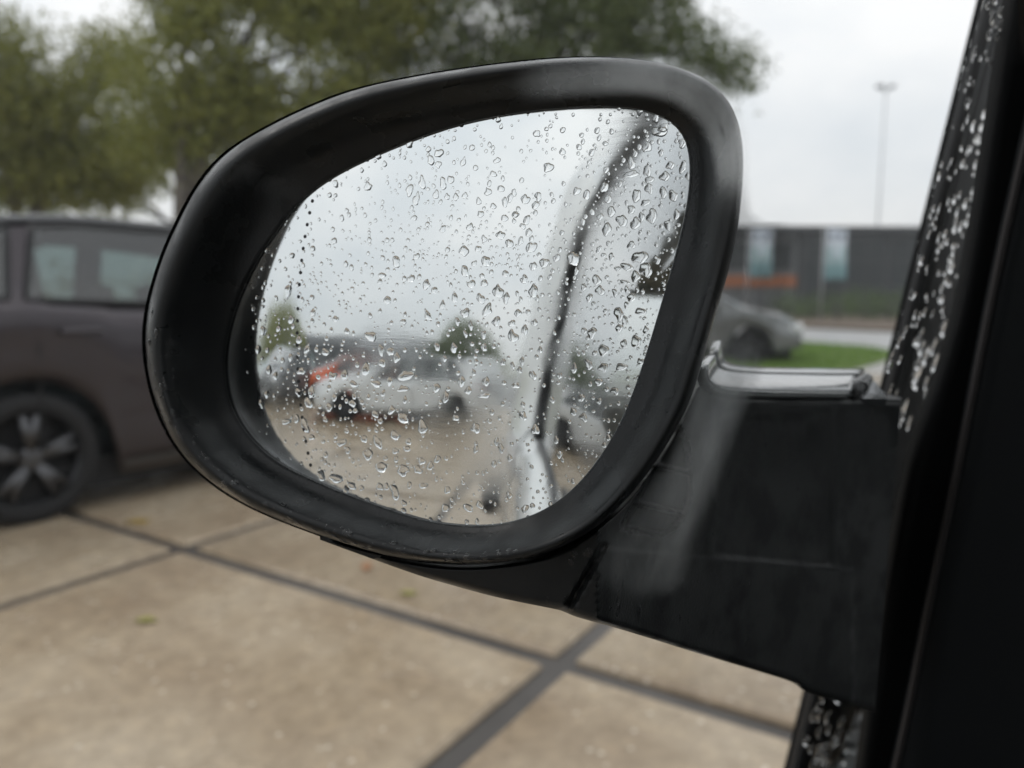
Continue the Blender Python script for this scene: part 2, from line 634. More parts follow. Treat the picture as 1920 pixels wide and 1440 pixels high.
def ribbon(name, left, right, z, m, depth=0.05):
    a = [np.array([*q[:2], z]) for q in left]
    b = [np.array([*q[:2], z]) for q in right]
    n = len(a)
    v = a + b + [q - np.array([0, 0, depth]) for q in a] + [q - np.array([0, 0, depth]) for q in b]
    f = []
    for i in range(n - 1):
        f += [(i, n + i, n + i + 1, i + 1), (i, i + 1, 2 * n + i + 1, 2 * n + i), (n + i + 1, n + i, 3 * n + i, 3 * n + i + 1)]
    f += [(0, 2 * n, 3 * n, n), (n - 1, 2 * n - 1, 4 * n - 1, 3 * n - 1)]
    return obj(name, v, f, m, smooth=False)


rn = [ground(1100, 630), ground(1300, 631), ground(1480, 637), ground(1620, 650), ground(1700, 657), ground(1800, 668)]
rf = [ground(1100, 608), ground(1300, 609), ground(1480, 613), ground(1620, 620), ground(1700, 624), ground(1800, 629)]
tag(ribbon("road", rn, rf, -0.02, M["road"]), "pale wet road crossing behind the lawn", kind="structure")
tag(ribbon("pavement", [ground(1500, 712), ground(1570, 708), ground(1700, 730), ground(1760, 720)], [ground(1500, 708), ground(1600, 680), ground(1625, 662), ground(1760, 668)], -0.012, M["kerb"]), "light grey pavement beside the lawn", kind="structure")
tag(ribbon("planting_bed", [ground(1100, 606), ground(1480, 611), ground(1620, 617), ground(1800, 625)], [ground(1100, 588), ground(1480, 590), ground(1620, 592), ground(1800, 596)], 0.04, M["soil"], 0.11), "dark planting bed along the far side of the road", kind="structure")


# ------------------------------------------------------------------ trees and shrubs
def leaf_cloud(clumps, n, size, squash=1.0):
    """small leaf faces in clusters through the volume of the given (centre, radius xyz) clumps"""
    wts = np.array([c[1][0] * c[1][1] * c[1][2] for c in clumps]) ** 0.72
    wts /= wts.sum()
    vs, fs = [], []
    per = 7
    for _ in range(n // per):
        k = rng.choice(len(clumps), p=wts)
        c, r = clumps[k]
        d = rng.normal(size=3)
        d /= np.linalg.norm(d)
        rad = rng.uniform(0.25, 1.0) ** 0.45 * (0.85 + 0.3 * noise.noise(Vector(tuple(d * 2.3 + c))))
        hub = c + d * np.array(r) * rad
        if noise.noise(Vector(tuple(hub * 0.9))) < -0.29:
            continue
        tw = size * 2.0
        for _k in range(per):
            q = hub + rng.normal(size=3) * tw * 0.75
            a = rng.normal(size=3); a /= np.linalg.norm(a)
            a[2] -= 0.35
            b = np.cross(a, rng.normal(size=3)); b /= np.linalg.norm(b)
            L, w = size * rng.uniform(0.7, 1.3), size * rng.uniform(0.28, 0.5)
            i = len(vs)
            vs += [q - a * L * .5, q + b * w * .5, q + a * L * .5, q - b * w * .5]
            fs.append((i, i + 1, i + 2, i + 3))
    return vs, fs


def tree(name, label, clumps, trunk_base, trunk_r, leafmat, n, size, group=None, trunk_top=None):
    base = np.array(trunk_base, float)
    root = empty(name, base, label, "tree", group)
    cen = np.mean([c for c, r in clumps], axis=0)
    top = np.array(trunk_top if trunk_top is not None else (base[0] + (cen[0] - base[0]) * .4, base[1] + (cen[1] - base[1]) * .4, cen[2]))
    tr = MB()
    path = [base + (top - base) * t + np.array([math.sin(t * 5 + base[0]) * .07, math.cos(t * 4) * .06, 0]) for t in np.linspace(0, 1, 8)]
    path[0] = base - np.array([0, 0, 0.05])
    tr.tube(path, [trunk_r * (1.35 - t * 0.25 if t == 0 else 1.05 - 0.6 * t) for t in np.linspace(0, 1, 8)], 10)
    t_o = tr.build("trunk", M["bark"], root, True)
    for c, r in clumps:
        k = random.randint(3, 6)
        s = path[k]
        mid = s + (c - s) * 0.5 + np.array([0, 0, 0.12 * np.linalg.norm(c - s)])
        tip = c + np.array([random.uniform(-.3, .3), random.uniform(-.3, .3), r[2] * .3])
        MB().tube([s, s + (mid - s) * .5, mid, mid + (tip - mid) * .6, tip], [trunk_r * .42, trunk_r * .36, trunk_r * .28, trunk_r * .18, trunk_r * .06], 7).build("limb", M["bark"], t_o, True)
    vs, fs = leaf_cloud(clumps, n, size)
    cr = obj("crown", vs, fs, leafmat, root, False)
    return root


def cl_px(x, y, d, rx, ry, rd=None):
    """clump at a photograph position and distance; radii in photograph pixels"""
    k = d / F
    return (P(x, y, d), (rx * k, (rd or rx) * k, ry * k))


D1, D2, D3 = 13.5, 12.0, 13.0
tree("broad_tree", "broad olive-brown tree over the purple car, leftmost of the row",
     [cl_px(-60, 200, D1, 170, 120), cl_px(60, 150, D1, 120, 95), cl_px(140, 235, D1, 130, 110), cl_px(20, 310, D1, 120, 70), cl_px(170, 335, D1, 90, 60), cl_px(-190, 320, D1, 130, 70), cl_px(215, 120, D1 + .6, 80, 65), cl_px(245, 300, D1 - .3, 75, 70), cl_px(90, 250, D1, 110, 90), cl_px(60, 345, D1 + .4, 110, 48), cl_px(200, 352, D1 + .3, 70, 42), cl_px(-40, 60, D1, 90, 60)],
     ground(40, 668), 0.17, M["leaf_c"], 30000, 0.135, "trees along the edge of the yard")
tree("broad_tree", "tall olive-green tree with a bare grey trunk right of the purple car roof",
     [cl_px(330, 150, D2, 140, 120), cl_px(460, 60, D2, 170, 130), cl_px(600, 110, D2, 150, 130), cl_px(420, 230, D2, 130, 80), cl_px(300, 285, D2, 80, 50), cl_px(560, -80, D2, 200, 120), cl_px(700, 10, D2, 150, 110), cl_px(350, -10, D2, 100, 90), cl_px(380, 320, D2, 60, 40), cl_px(620, 200, D2, 120, 80), cl_px(500, 190, D2, 110, 80)],
     ground(322, 690), 0.16, M["leaf_a"], 44000, 0.125, "trees along the edge of the yard")
tree("broad_tree", "dark green tree behind the top of the wing mirror, rightmost of the row",
     [cl_px(800, 60, D3, 150, 140), cl_px(960, 20, D3, 160, 130), cl_px(1100, 70, D3, 140, 120), cl_px(1210, 40, D3, 120, 95), cl_px(1290, 110, D3, 95, 80), cl_px(1372, 135, D3, 58, 48), cl_px(1000, 170, D3, 160, 90), cl_px(1230, -70, D3, 110, 70), cl_px(900, -100, D3, 200, 80), cl_px(700, 240, D3, 130, 90)],
     ground(980, 672), 0.19, M["leaf_b"], 48000, 0.125, "trees along the edge of the yard")
tree("broad_tree", "hazy grey-green tree standing in the gap behind the olive tree",
     [cl_px(250, 330, 24, 60, 55), cl_px(60, 372, 24, 130, 40), cl_px(250, 200, 24, 110, 90), cl_px(380, 300, 24, 90, 60), cl_px(520, 280, 24, 120, 70), cl_px(110, 300, 24, 100, 60)],
     ground(420, 612), 0.2, M["leaf_b"], 7000, 0.2, "trees along the edge of the yard")


def shrub(name, label, c, r, n, size, lm, cat="shrub", group=None):
    root = empty(name, (c[0], c[1], 0.03), label, cat, group)
    st = MB()
    for k in range(5):
        a = k * 1.3
        st.tube([(c[0], c[1], 0), (c[0] + math.cos(a) * r[0] * .4, c[1] + math.sin(a) * r[1] * .4, c[2] + r[2] * .3)], [.03, .012], 5)
    st.build("stem", M["bark"], root, True)
    cl = [(np.array(c), r), (np.array(c) + np.array([r[0] * .6, 0, -r[2] * .15]), (r[0] * .6, r[1] * .7, r[2] * .7)), (np.array(c) - np.array([r[0] * .6, 0, r[2] * .2]), (r[0] * .6, r[1] * .7, r[2] * .75))]
    vs, fs = leaf_cloud(cl, n, size)
    vs = [(q[0], q[1], max(q[2], 0.05)) for q in vs]
    obj("foliage", vs, fs, lm, root, False)
    return root


shr = [(1475, 596, 33, 24), (1520, 594, 34, 20), (1570, 600, 32, 26), (1618, 598, 33, 28), (1665, 604, 32, 26), (1715, 604, 33, 28)]
sl = ["round green shrub left of the first banner pole base", "low dark shrub right beside the second banner pole", "bright green shrub in the middle of the far bed",
      "wide shrub in front of the dark glass wall", "rounded shrub close to the window seal edge", "shrub half hidden behind the black window seal"]
for (sx, sy, sd, srp), L in zip(shr, sl):
    q = P(sx, sy, sd)
    r = srp * sd / F * 1.3
    shrub("round_shrub", L, (q[0], q[1], max(r * .85, .4)), (r, r, r * .9), 900, 0.13, M["leaf_d"], group="shrubs in the far planting bed")


# hedge far beyond the trees on the left, and behind the yard
hc = []
for t in np.linspace(0, 1, 46):
    q = np.array([-70 + 46 * t, -45 + 92 * t, .9])
    hc.append((q, (2.6, 2.6, .8 + .45 * noise.noise(Vector((t * 9, 0, 0))))))
for t in np.linspace(0, 1, 40):
    q = np.array([-60 + 100 * t, -62 - 8 * t, 1.2])
    hc.append((q, (2.6, 2.2, 1.1 + .7 * noise.noise(Vector((t * 11, 3, 0))))))
hv, hf = leaf_cloud(hc, 16000, .42)
hv = [(q[0], q[1], max(q[2], -.05)) for q in hv]
tag(obj("far_hedge_foliage", hv, hf, M["leaf_a"], None, False), "far hedge and bushes round the yard", kind="stuff")


# ------------------------------------------------------------------ dark flat-roofed building, banners, light mast
m = M["facade_glass"] = mat("dark_facade_glass", (0.018, 0.022, 0.023), 0.12, spec=0.3)
M["facade_wall"] = mat("cladding_and_reflection_grey", (0.12, 0.125, 0.128), 0.6)  # shed cladding; on the office its paler grey imitates a window reflection
M["facade_dark"] = mat("dark_cladding", (0.035, 0.037, 0.039), 0.6)
M["orange_board"] = mat("orange_fascia", (0.34, 0.11, 0.035), 0.5)
bd = 40.0
bl = P(1180, 600, bd)[:2]
br = P(1760, 600, bd + 1.0)[:2]
bdir = np.array([br[0] - bl[0], br[1] - bl[1]])
blen = np.linalg.norm(bdir)
bdir /= blen
bn = np.array([-bdir[1], bdir[0]])          # away from the yard
if bn @ (bl) < 0:
    bn = -bn
ang = math.atan2(bdir[1], bdir[0])
bldg = empty("office_building", (*((bl + br) / 2 + bn * 5), 0), "long dark flat-roofed building with a glass front across the road", "building")


def bpt(s, o, z):
    q = bl + bdir * s + bn * o
    return np.array([q[0], q[1], z])


def bbox(mb, s0, s1, o0, o1, z0, z1):
    c = bpt((s0 + s1) / 2, (o0 + o1) / 2, (z0 + z1) / 2)
    mb.box(c, (s1 - s0, o1 - o0, z1 - z0), ang)
    return mb


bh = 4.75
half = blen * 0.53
bbox(MB(), -3, half, 0, 10, 0, bh - .35).build("wall", M["facade_wall"], bldg)  # left half paler: the side window's ghost reflection put into the wall colour
bbox(MB(), half, blen + 12, -.3, 10, 0, bh - .35).build("wall", M["facade_dark"], bldg)
bbox(MB(), -3.4, blen + 12.4, -.7, 10.4, bh - .347, bh).build("roof", M["facade_dark"], bldg)
bbox(MB(), -3, half - .1, -.12, -.002, 1.55, 2.15).build("fascia_board", M["orange_board"], bldg)
for k in range(7):
    s0 = half + .25 + k * 2.35
    w = bbox(MB(), s0, s0 + 2.2, -.34, -.302, .25, bh - .6).build("window", M["facade_dark"], bldg)
    for r, (za, zb) in enumerate(((.32, 1.5), (1.56, 2.9), (2.96, bh - .66))):
        bbox(MB(), s0 + .06, s0 + 1.07, -.352, -.342, za, zb).build("pane", M["facade_glass"], w)
        bbox(MB(), s0 + 1.13, s0 + 2.14, -.352, -.342, za, zb).build("pane", M["facade_glass"], w)
for k in range(4):
    s0 = .4 + k * 2.2
    if s0 + 1.8 > half:
        break
    w = bbox(MB(), s0, s0 + 1.8, -.05, -.002, 2.5, 3.9).build("window", M["facade_dark"], bldg)
    bbox(MB(), s0 + .07, s0 + .87, -.062, -.052, 2.57, 3.83).build("pane", M["facade_glass"], w)
    bbox(MB(), s0 + .93, s0 + 1.73, -.062, -.052, 2.57, 3.83).build("pane", M["facade_glass"], w)

m = M["banner"] = mat("banner_cloth", (0.5, 0.62, 0.64), 0.7)
tcu = coords(m, "UV")
sx = node(m, "ShaderNodeSeparateXYZ")
link(m, tcu, sx.inputs[0])
link(m, ramp(m, sx.outputs["Y"], [(0.0, (0.15, 0.27, 0.29)), (0.30, (0.20, 0.34, 0.36)), (0.34, (0.34, 0.46, 0.48)), (0.62, (0.42, 0.55, 0.57)), (0.68, (0.62, 0.68, 0.74)), (1.0, (0.60, 0.65, 0.72))]), bsdf(m).inputs["Base Color"])
M["emblem"] = mat("emblem_print", (0.12, 0.15, 0.2), 0.7)
M["emblem2"] = mat("pale_emblem_print", (0.62, 0.70, 0.76), 0.7)
M["mast"] = mat("galvanised_steel", (0.36, 0.37, 0.38), 0.45, metal=0.3)


def banner(x0, x1, ytop, ybot, xpole, ybase, d, label):
    base = P(xpole, ybase, d)
    base[2] = 0.04
    root = empty("banner_flag", base, label, "banner", "banner flags in front of the dark building")
    k = d / F
    zt, zb = P(xpole, ytop, d)[2], P(xpole, ybot, d)[2]
    pole = MB().tube([base, (base[0], base[1], zt + .12)], [.045, .03], 10).build("pole", M["mast"], root, True)
    w = (x1 - x0) * k
    dirx = RIGHT
    off0 = (x0 - xpole) * k
    nu, nv = 9, 13
    v, uv = [], []
    for i in range(nu):
        for j in range(nv):
            a, b = i / (nu - 1), j / (nv - 1)
            q = np.array([base[0], base[1], 0]) + dirx * (off0 + a * w)
            q = q + np.array([-RIGHT[1], RIGHT[0], 0]) * (0.06 * math.sin(a * 5 + b * 4) - .05)
            v.append((q[0], q[1], zb + (zt - zb) * b))
            uv.append((a, b))
    o = obj("cloth", v, grid_faces(nu, nv), M["banner"], root)
    ul = o.data.uv_layers.new(name="UVMap")
    for lp in o.data.loops:
        ul.data[lp.index].uv = uv[lp.vertex_index]
    so = o.modifiers.new("thick", 'SOLIDIFY'); so.thickness = 0.006
    # printed marks: a dark bracket-like emblem at the top, a pale disc below
    nrm = -np.array([-RIGHT[1], RIGHT[0], 0])

    def patch(name, a0, a1, b0, b1, m, round_=False):
        pts = []
        n = 14 if round_ else 4
        for t in range(n):
            if round_:
                a = (a0 + a1) / 2 + (a1 - a0) / 2 * math.cos(2 * PI * t / n); b = (b0 + b1) / 2 + (b1 - b0) / 2 * math.sin(2 * PI * t / n)
            else:
                a, b = ((a0, b0), (a1, b0), (a1, b1), (a0, b1))[t]
            q = np.array([base[0], base[1], 0]) + dirx * (off0 + a * w) + nrm * (.05 - 0.06 * math.sin(a * 5 + b * 4) + .012)
            pts.append((q[0], q[1], zb + (zt - zb) * b))
        return obj(name, pts, [tuple(range(n))], m, o, False, origin=origin_of(root))

    patch("emblem", .15, .36, .80, .93, M["emblem"])
    patch("emblem", .60, .82, .80, .93, M["emblem"])
    patch("emblem", .30, .70, .48, .62, M["emblem2"], True)
    MB().tube([(base[0], base[1], zt), np.array([base[0], base[1], zt]) + dirx * (off0 + w)], .018, 6).build("cross_bar", M["mast"], root, True)


banner(1402, 1443, 432, 522, 1398, 598, 31, "teal and white banner on a pole, nearest to the wing mirror")
banner(1541, 1580, 432, 526, 1537, 606, 31, "teal and white banner on a pole, nearer to the black window seal")

d = 47
lb = P(1636, 590, d); lb[2] = 0
lt = P(1640, 180, d)
lm_ = empty("light_mast", lb, "tall slender grey light mast rising behind the dark building", "light mast")
MB().tube([lb, (lb[0], lb[1], lt[2])], [.06, .035], 10).build("mast_pole", M["mast"], lm_, True)
cb = MB()
for sg in (-1, 1):
    cb.tube([(lb[0], lb[1], lt[2] - .2), np.array([lb[0], lb[1], lt[2] + .1]) + RIGHT * sg * .35], .04, 6)
cb.build("cross_arm", M["mast"], lm_, True)
for sg, s_ in ((-1, .42), (1, .3)):
    c = np.array([lb[0], lb[1], lt[2] + .12]) + RIGHT * sg * .36
    MB().box(c, (.5 * s_ * 2, .4, .2), YAW, .04).build("lamp_head", M["grey_car"], lm_)


# ------------------------------------------------------------------ parked cars (local frame: nose towards +y, wheels on z = 0)
def make_car(name, label, cat, paint, spec, loc, rz, group=None):
    """spec: L, W, wheelbase, rear overhang, belt/roof lines as (y fraction, z) lists"""
    L, Wd, rear_oh, wb, wr = spec["L"], spec["W"], spec["rear"], spec["wb"], spec["wr"]
    root = empty(name, loc, label, cat, group, rz)
    ORIG[root.name] = np.zeros(3)
    y0 = -L / 2
    ry, fy = y0 + rear_oh, y0 + rear_oh + wb
    top = np.array(spec["top"], float)      # outline of the upper silhouette: (y from the tail in m, z)
    belt = np.array(spec["belt"], float)
    sill = spec["sill"]
    ar = wr + 0.055
    ys = np.linspace(0, L, int(L / 0.045))
    rows = []
    zb_end = spec.get("bump", 0.32)

    def station(y):
        zt = np.interp(y, top[:, 0], top[:, 1])
        zl = min(np.interp(y, belt[:, 0], belt[:, 1]), zt - 0.004)
        plan = 1 - 0.13 * max(0, (y - (L - .75)) / .75) ** 2 - 0.09 * max(0, (.5 - y) / .5) ** 2
        hw = Wd / 2 * plan
        z0 = sill + (zb_end - sill) * max(sstep(.45, 0, y), sstep(L - .45, L, y))
        for wy in (ry - y0, fy - y0):
            dd = abs(y - wy)
            if dd < ar:
                z0 = max(z0, wr + math.sqrt(ar * ar - dd * dd))
        z0 = min(z0, zl - .05)
        return zt, zl, hw, z0

    nr = 13
    for y in ys:
        zt, zl, hw, z0 = station(y)
        tum = (zt - zl) * 0.30
        ring = []
        zc = z0 + (zl - z0) * .12
        ring.append((hw * .965, z0))
        ring.append((hw * .985, z0 + (zl - z0) * .15))
        ring.append((hw * .982, z0 + (zl - z0) * .30))
        ring.append((hw * .995, z0 + (zl - z0) * .60))
        ring.append((hw * 1.0, z0 + (zl - z0) * .84))
        ring.append((hw * .992, z0 + (zl - z0) * .89))
        ring.append((hw * .945, zl))
        for t in (.33, .66, .92):
            ring.append((hw * .940 - tum * t, zl + (zt - zl) * t))
        ring.append((hw * .937 - tum * 1.0 - min(.09, (zt - zl) * .5), zt - .012 * (1 if zt - zl > .1 else .2)))
        ring.append((hw * .5, zt + .014))
        ring.append((0, zt + .02))
        rows.append([(x, y0 + y, z) for x, z in ring])
    verts, faces = [], []
    ns = len(ys)
    for sgn in (1, -1):
        b = len(verts)
        for r in rows:
            verts += [(sgn * q[0], q[1], q[2]) for q in r]
        for i in range(ns - 1):
            for j in range(nr - 1):
                if 6 <= j <= 8:
                    tt = (j - 5.5) / 3.2
                    if any(ya + s0 * tt + .03 < ys[i] and ys[i + 1] < yb + s1 * tt - .03 for ya, yb, s0, s1 in spec["win"]):
                        continue                       # window opening
                if j >= 10 and any(ya + .03 < ys[i] and ys[i + 1] < yb - .03 for ya, yb in (spec["ws"], spec["rw"])):
                    continue
                q = (b + i * nr + j, b + (i + 1) * nr + j, b + (i + 1) * nr + j + 1, b + i * nr + j + 1)
                faces.append(q if sgn > 0 else q[::-1])
    # nose and tail closed, floor
    for i, rev in ((0, False), (ns - 1, True)):
        pts = [i * nr + j for j in range(nr)] + [ns * nr + i * nr + j for j in reversed(range(nr))]
        faces.append(tuple(pts if rev else reversed(pts)))
    body = obj("body", verts, faces, [paint, M["cabin"]], root)
    flat_split(body, 28)
    so = body.modifiers.new("skin", 'SOLIDIFY'); so.thickness = .02; so.offset = -1; so.material_offset = 1; so.material_offset_rim = 1
    for sy in (spec["mir"] - 1.15, spec["mir"] - 2.0):
        for sgn in (-1, 1):
            if spec is VAN and sy < 2:
                continue
            mbs = MB().box((sgn * .37, y0 + sy, .78), (.48, .14, .62), 0, .05).box((sgn * .37, y0 + sy + .25, .5), (.48, .5, .16), 0, .05).box((sgn * .37, y0 + sy - .02, 1.17), (.26, .09, .17), 0, .03)
            mbs.build("seat", M["seat"], root)
    MB().box((0, 0, sill + .02), (Wd * .88, L * .93, .16)).build("underbody", M["tyre"], root)

    def side_panel(sgn, ya, yb, ta, tb, out, slope0=0.0, slope1=0.0, zone="glass", n=14):
        """a curved sheet lying `out` proud of the body between stations, in the glass band (belt to roof) or door band"""
        v = []
        nv = 5
        for i in range(n):
            for j in range(nv):
                tt = ta + (tb - ta) * j / (nv - 1)
                sh0 = slope0 * (tt - ta) / max(tb - ta, 1e-6)
                sh1 = slope1 * (tt - ta) / max(tb - ta, 1e-6)
                y = (ya + sh0) + ((yb + sh1) - (ya + sh0)) * i / (n - 1)
                zt, zl, hw, z0 = station(y)
                if zone == "glass":
                    x = hw * .940 - (zt - zl) * .30 * tt + out
                    z = zl + (zt - zl) * tt
                else:
                    zs = [z0, z0 + (zl - z0) * .15, z0 + (zl - z0) * .30, z0 + (zl - z0) * .60, z0 + (zl - z0) * .84, z0 + (zl - z0) * .89, zl]
                    xs = [hw * .965, hw * .985, hw * .982, hw * .995, hw, hw * .992, hw * .945]
                    z = tt
                    x = np.interp(z, zs, xs) + out
                v.append((sgn * x, y0 + y, z))
        f = grid_faces(n, nv)
        return v, (f if sgn > 0 else [q[::-1] for q in f])

    for sgn in (-1, 1):
        for (ya, yb, s0, s1) in spec["win"]:
            v, f = side_panel(sgn, ya, yb, .0, .93, .004, s0, s1)
            per = [v[i * 5] for i in range(14)] + [v[13 * 5 + j] for j in range(1, 5)] + [v[i * 5 + 4] for i in range(12, -1, -1)] + [v[j] for j in (3, 2, 1)]
            fr = MB().tube(per, .016, 6, True).build("window", M["rubber"], root, True)
            obj("pane", v, f, M["car_glass"], fr)
        for (ya, yb) in spec["door"]:
            # shut lines as thin dark strips following the body
            for yy in (ya, yb):
                v, f = side_panel(sgn, yy - .006, yy + .006, sill + .14, np.interp(yy, belt[:, 0], belt[:, 1]) - .01, .0025, zone="door", n=3)
                obj("door_gap", v, f, M["tyre"], root)
            zh = np.interp(ya + .2, belt[:, 0], belt[:, 1]) - .16
            zt, zl, hw, z0 = station(ya + .2)
            MB().box((sgn * (hw * .995 + .022), y0 + ya + .2, zh), (.028, .21, .034), 0, .01).build("door_handle", paint, root)
        v, f = side_panel(sgn, ry - y0 + ar + .05, fy - y0 - ar - .05, sill + .05, sill + .085, .012, zone="door", n=10)
        o = obj("sill_trim", v, f, M["alloy"] if spec.get("chrome") else M["tyre"], root)
        if spec.get("rail"):
            ra, rb = spec["rail"]
            pts = []
            for i in range(14):
                y = ra + (rb - ra) * i / 13
                zt, zl, hw, z0 = station(y)
                pts.append((sgn * (hw * .937 - (zt - zl) * .3 - .075), y0 + y, zt - .012 + .022 * min(1, min(i, 13 - i) / 1.5)))
            MB().tube(pts, .026, 8).build("roof_rail", M["grey_car"], root, True)
        if spec.get("flap") and sgn > 0:
            yy, zz = spec["flap"]
            v, f = side_panel(sgn, yy - .09, yy + .09, zz - .09, zz + .09, .004, zone="door", n=4)
            obj("fuel_flap", v, f, paint, root)
        # wheels
        for wy in (ry, fy):
            xo = sgn * (Wd / 2 * .955)
            tw = 0.21
            wheel = empty_child("wheel", root)
            prof = [(-sgn * tw, wr * .6), (-sgn * tw, wr * .93), (-sgn * (tw - .02), wr), (-sgn * .03, wr), (0, wr * .96), (sgn * .002, wr * .74), (-sgn * .02, wr * .69), (-sgn * .06, wr * .67)]
            MB().lathe_x((xo, wy, wr), prof, 36).build("tyre", M["tyre"], wheel, True)
            rim = MB()
            rim.lathe_x((xo, wy, wr), [(-sgn * .10, wr * .66), (-sgn * .02, wr * .67), (-sgn * .012, wr * .715), (sgn * .001, wr * .725)], 36)
            for k in range(5):
                a0 = 2 * PI * k / 5 + .3
                for da in (-.14, .14):
                    c0 = (xo - sgn * .018, wy + math.cos(a0) * wr * .14, wr + math.sin(a0) * wr * .14)
                    c1 = (xo - sgn * .010, wy + math.cos(a0 + da) * wr * .67, wr + math.sin(a0 + da) * wr * .67)
                    rim.tube([c0, c1], [.034, .022], 6)
            rim.lathe_x((xo, wy, wr), [(-sgn * .03, wr * .2), (sgn * .0, wr * .19), (sgn * .006, wr * .12), (sgn * .006, .001)], 18)
            rim.build("rim", M["alloy"], wheel, True)
            MB().lathe_x((xo, wy, wr), [(-sgn * .11, wr * .66), (-sgn * .10, .001)], 20).build("brake_backing", M["tyre"], wheel)
    # windscreen and rear window on the sloping silhouette
    for nm, (ya, yb) in (("windscreen", spec["ws"]), ("rear_window", spec["rw"])):
        v = []
        for i in range(10):
            y = ya + (yb - ya) * i / 9
            zt, zl, hw, z0 = station(y)
            e = hw * .937 - (zt - zl) * .30 - min(.09, (zt - zl) * .5) - .03
            for j in range(7):
                x = -e + 2 * e * j / 6
                zc = zt + .02 - .032 * (abs(x) / hw) ** 2 * 1.2
                v.append((x, y0 + y, zc + .008))
        f = grid_faces(10, 7)
        obj(nm, v, [q[::-1] for q in f], M["car_glass"], root)
    # lamps, plates, bumpers' dark grilles
    ztf, zlf, hwf, z0f = station(L - .12)
    ztr, zlr, hwr, z0r = station(.08)
    for sgn in (-1, 1):
        MB().box((sgn * hwf * .74, y0 + L - .10, ztf - .10), (hwf * .42, .20, .13), -sgn * .25, .03).build("headlight", M["lamp"], root)
        MB().box((sgn * hwr * .80, y0 + .075, min(zlr, ztr) - .02), (hwr * .32, .17, .2), sgn * .2, .03).build("tail_lamp", M["red_lamp"], root)
        zt, zl, hw, z0 = station(spec["mir"])
        MB().box((sgn * (hw + .10), y0 + spec["mir"], zl + .06), (.19, .11, .14), 0, .04).build("door_mirror", paint, root)
    MB().box((0, y0 + L - .01, zb_end + .16), (Wd * .5, .05, .16), 0, .02).build("grille", M["tyre"], root)
    MB().box((0, y0 + L + .018, zb_end + .04), (.52, .02, .11)).build("number_plate", M["lamp"], root)
    MB().box((0, y0 - .012, zb_end + .24), (.52, .02, .11)).build("number_plate", M["lamp"], root)
    return root


def empty_child(name, parent):
    o = bpy.data.objects.new(name, None)
    COL.objects.link(o)
    o.parent = parent
    o.empty_display_size = .1
    ORIG[o.name] = np.zeros(3)
    return o


SUV = dict(L=4.6, W=1.84, rear=0.93, wb=2.72, wr=0.345, sill=0.18, bump=0.36,
           top=[(0, .78), (.05, 1.0), (.28, 1.38), (.55, 1.53), (1.3, 1.60), (2.0, 1.585), (2.6, 1.53), (3.0, 1.40), (3.55, 1.05), (3.7, 1.0), (4.2, .93), (4.5, .80), (4.6, .62)],
           belt=[(0, .76), (.3, 1.16), (.9, 1.17), (2.0, 1.125), (3.4, 1.06), (3.55, 1.0), (4.6, .6)],
           win=[(.42, .88, .26, .06), (.96, 1.98, .10, .0), (2.06, 3.0, .0, -.22)],
           door=[(.99, 2.02), (2.03, 3.12)], ws=(2.68, 3.5), rw=(.08, .46), mir=3.05, rail=(.6, 2.7), chrome=True, flap=(.66, .92))
HATCH = dict(L=4.1, W=1.74, rear=0.75, wb=2.55, wr=0.30, sill=0.20, bump=0.3,
             top=[(0, .72), (.04, .95), (.35, 1.30), (.7, 1.43), (1.4, 1.47), (2.0, 1.43), (2.35, 1.33), (3.1, .98), (3.2, .94), (3.75, .84), (4.0, .70), (4.1, .52)],
             belt=[(0, .72), (.3, .98), (1.0, .97), (2.9, .91), (3.2, .88), (4.1, .5)],
             win=[(.55, .95, .2, 0.0), (1.02, 1.72, .06, 0.0), (1.8, 2.75, .0, -.4)],
             door=[(.98, 1.76), (1.77, 2.85)], ws=(2.3, 3.05), rw=(.07, .5), mir=2.75)
VAN = dict(L=4.6, W=1.85, rear=0.95, wb=2.8, wr=0.32, sill=0.24, bump=0.34,
           top=[(0, .8), (.03, 1.1), (.16, 1.75), (.4, 1.86), (1.8, 1.90), (2.6, 1.86), (2.9, 1.76), (3.7, 1.12), (3.8, 1.06), (4.35, .92), (4.55, .72), (4.6, .56)],
           belt=[(0, .8), (.2, 1.12), (3.5, 1.06), (3.75, 1.0), (4.6, .55)],
           win=[(2.2, 3.2, .0, -.38)], door=[(2.1, 3.3)], ws=(2.9, 3.65), rw=(.04, .14), mir=3.2)

# neighbour: rear wheel hub stands at this spot, nose towards +y
hub = ground(62, 985)
make_car("parked_suv", "dark purple-brown car with roof rails parked next to the wing mirror", "car", M["purple"], SUV,
         (hub[0] - SUV["W"] / 2, hub[1] + SUV["L"] / 2 - SUV["rear"], 0.0), math.radians(1.5), "parked cars around the yard")
q = ground(1395, 690)
make_car("parked_car", "silver-grey car seen through the gap between wing mirror and window seal", "car", M["silver"], HATCH,
         (q[0] - 1.55, q[1] + .9, 0), math.radians(-72), "parked cars around the yard")

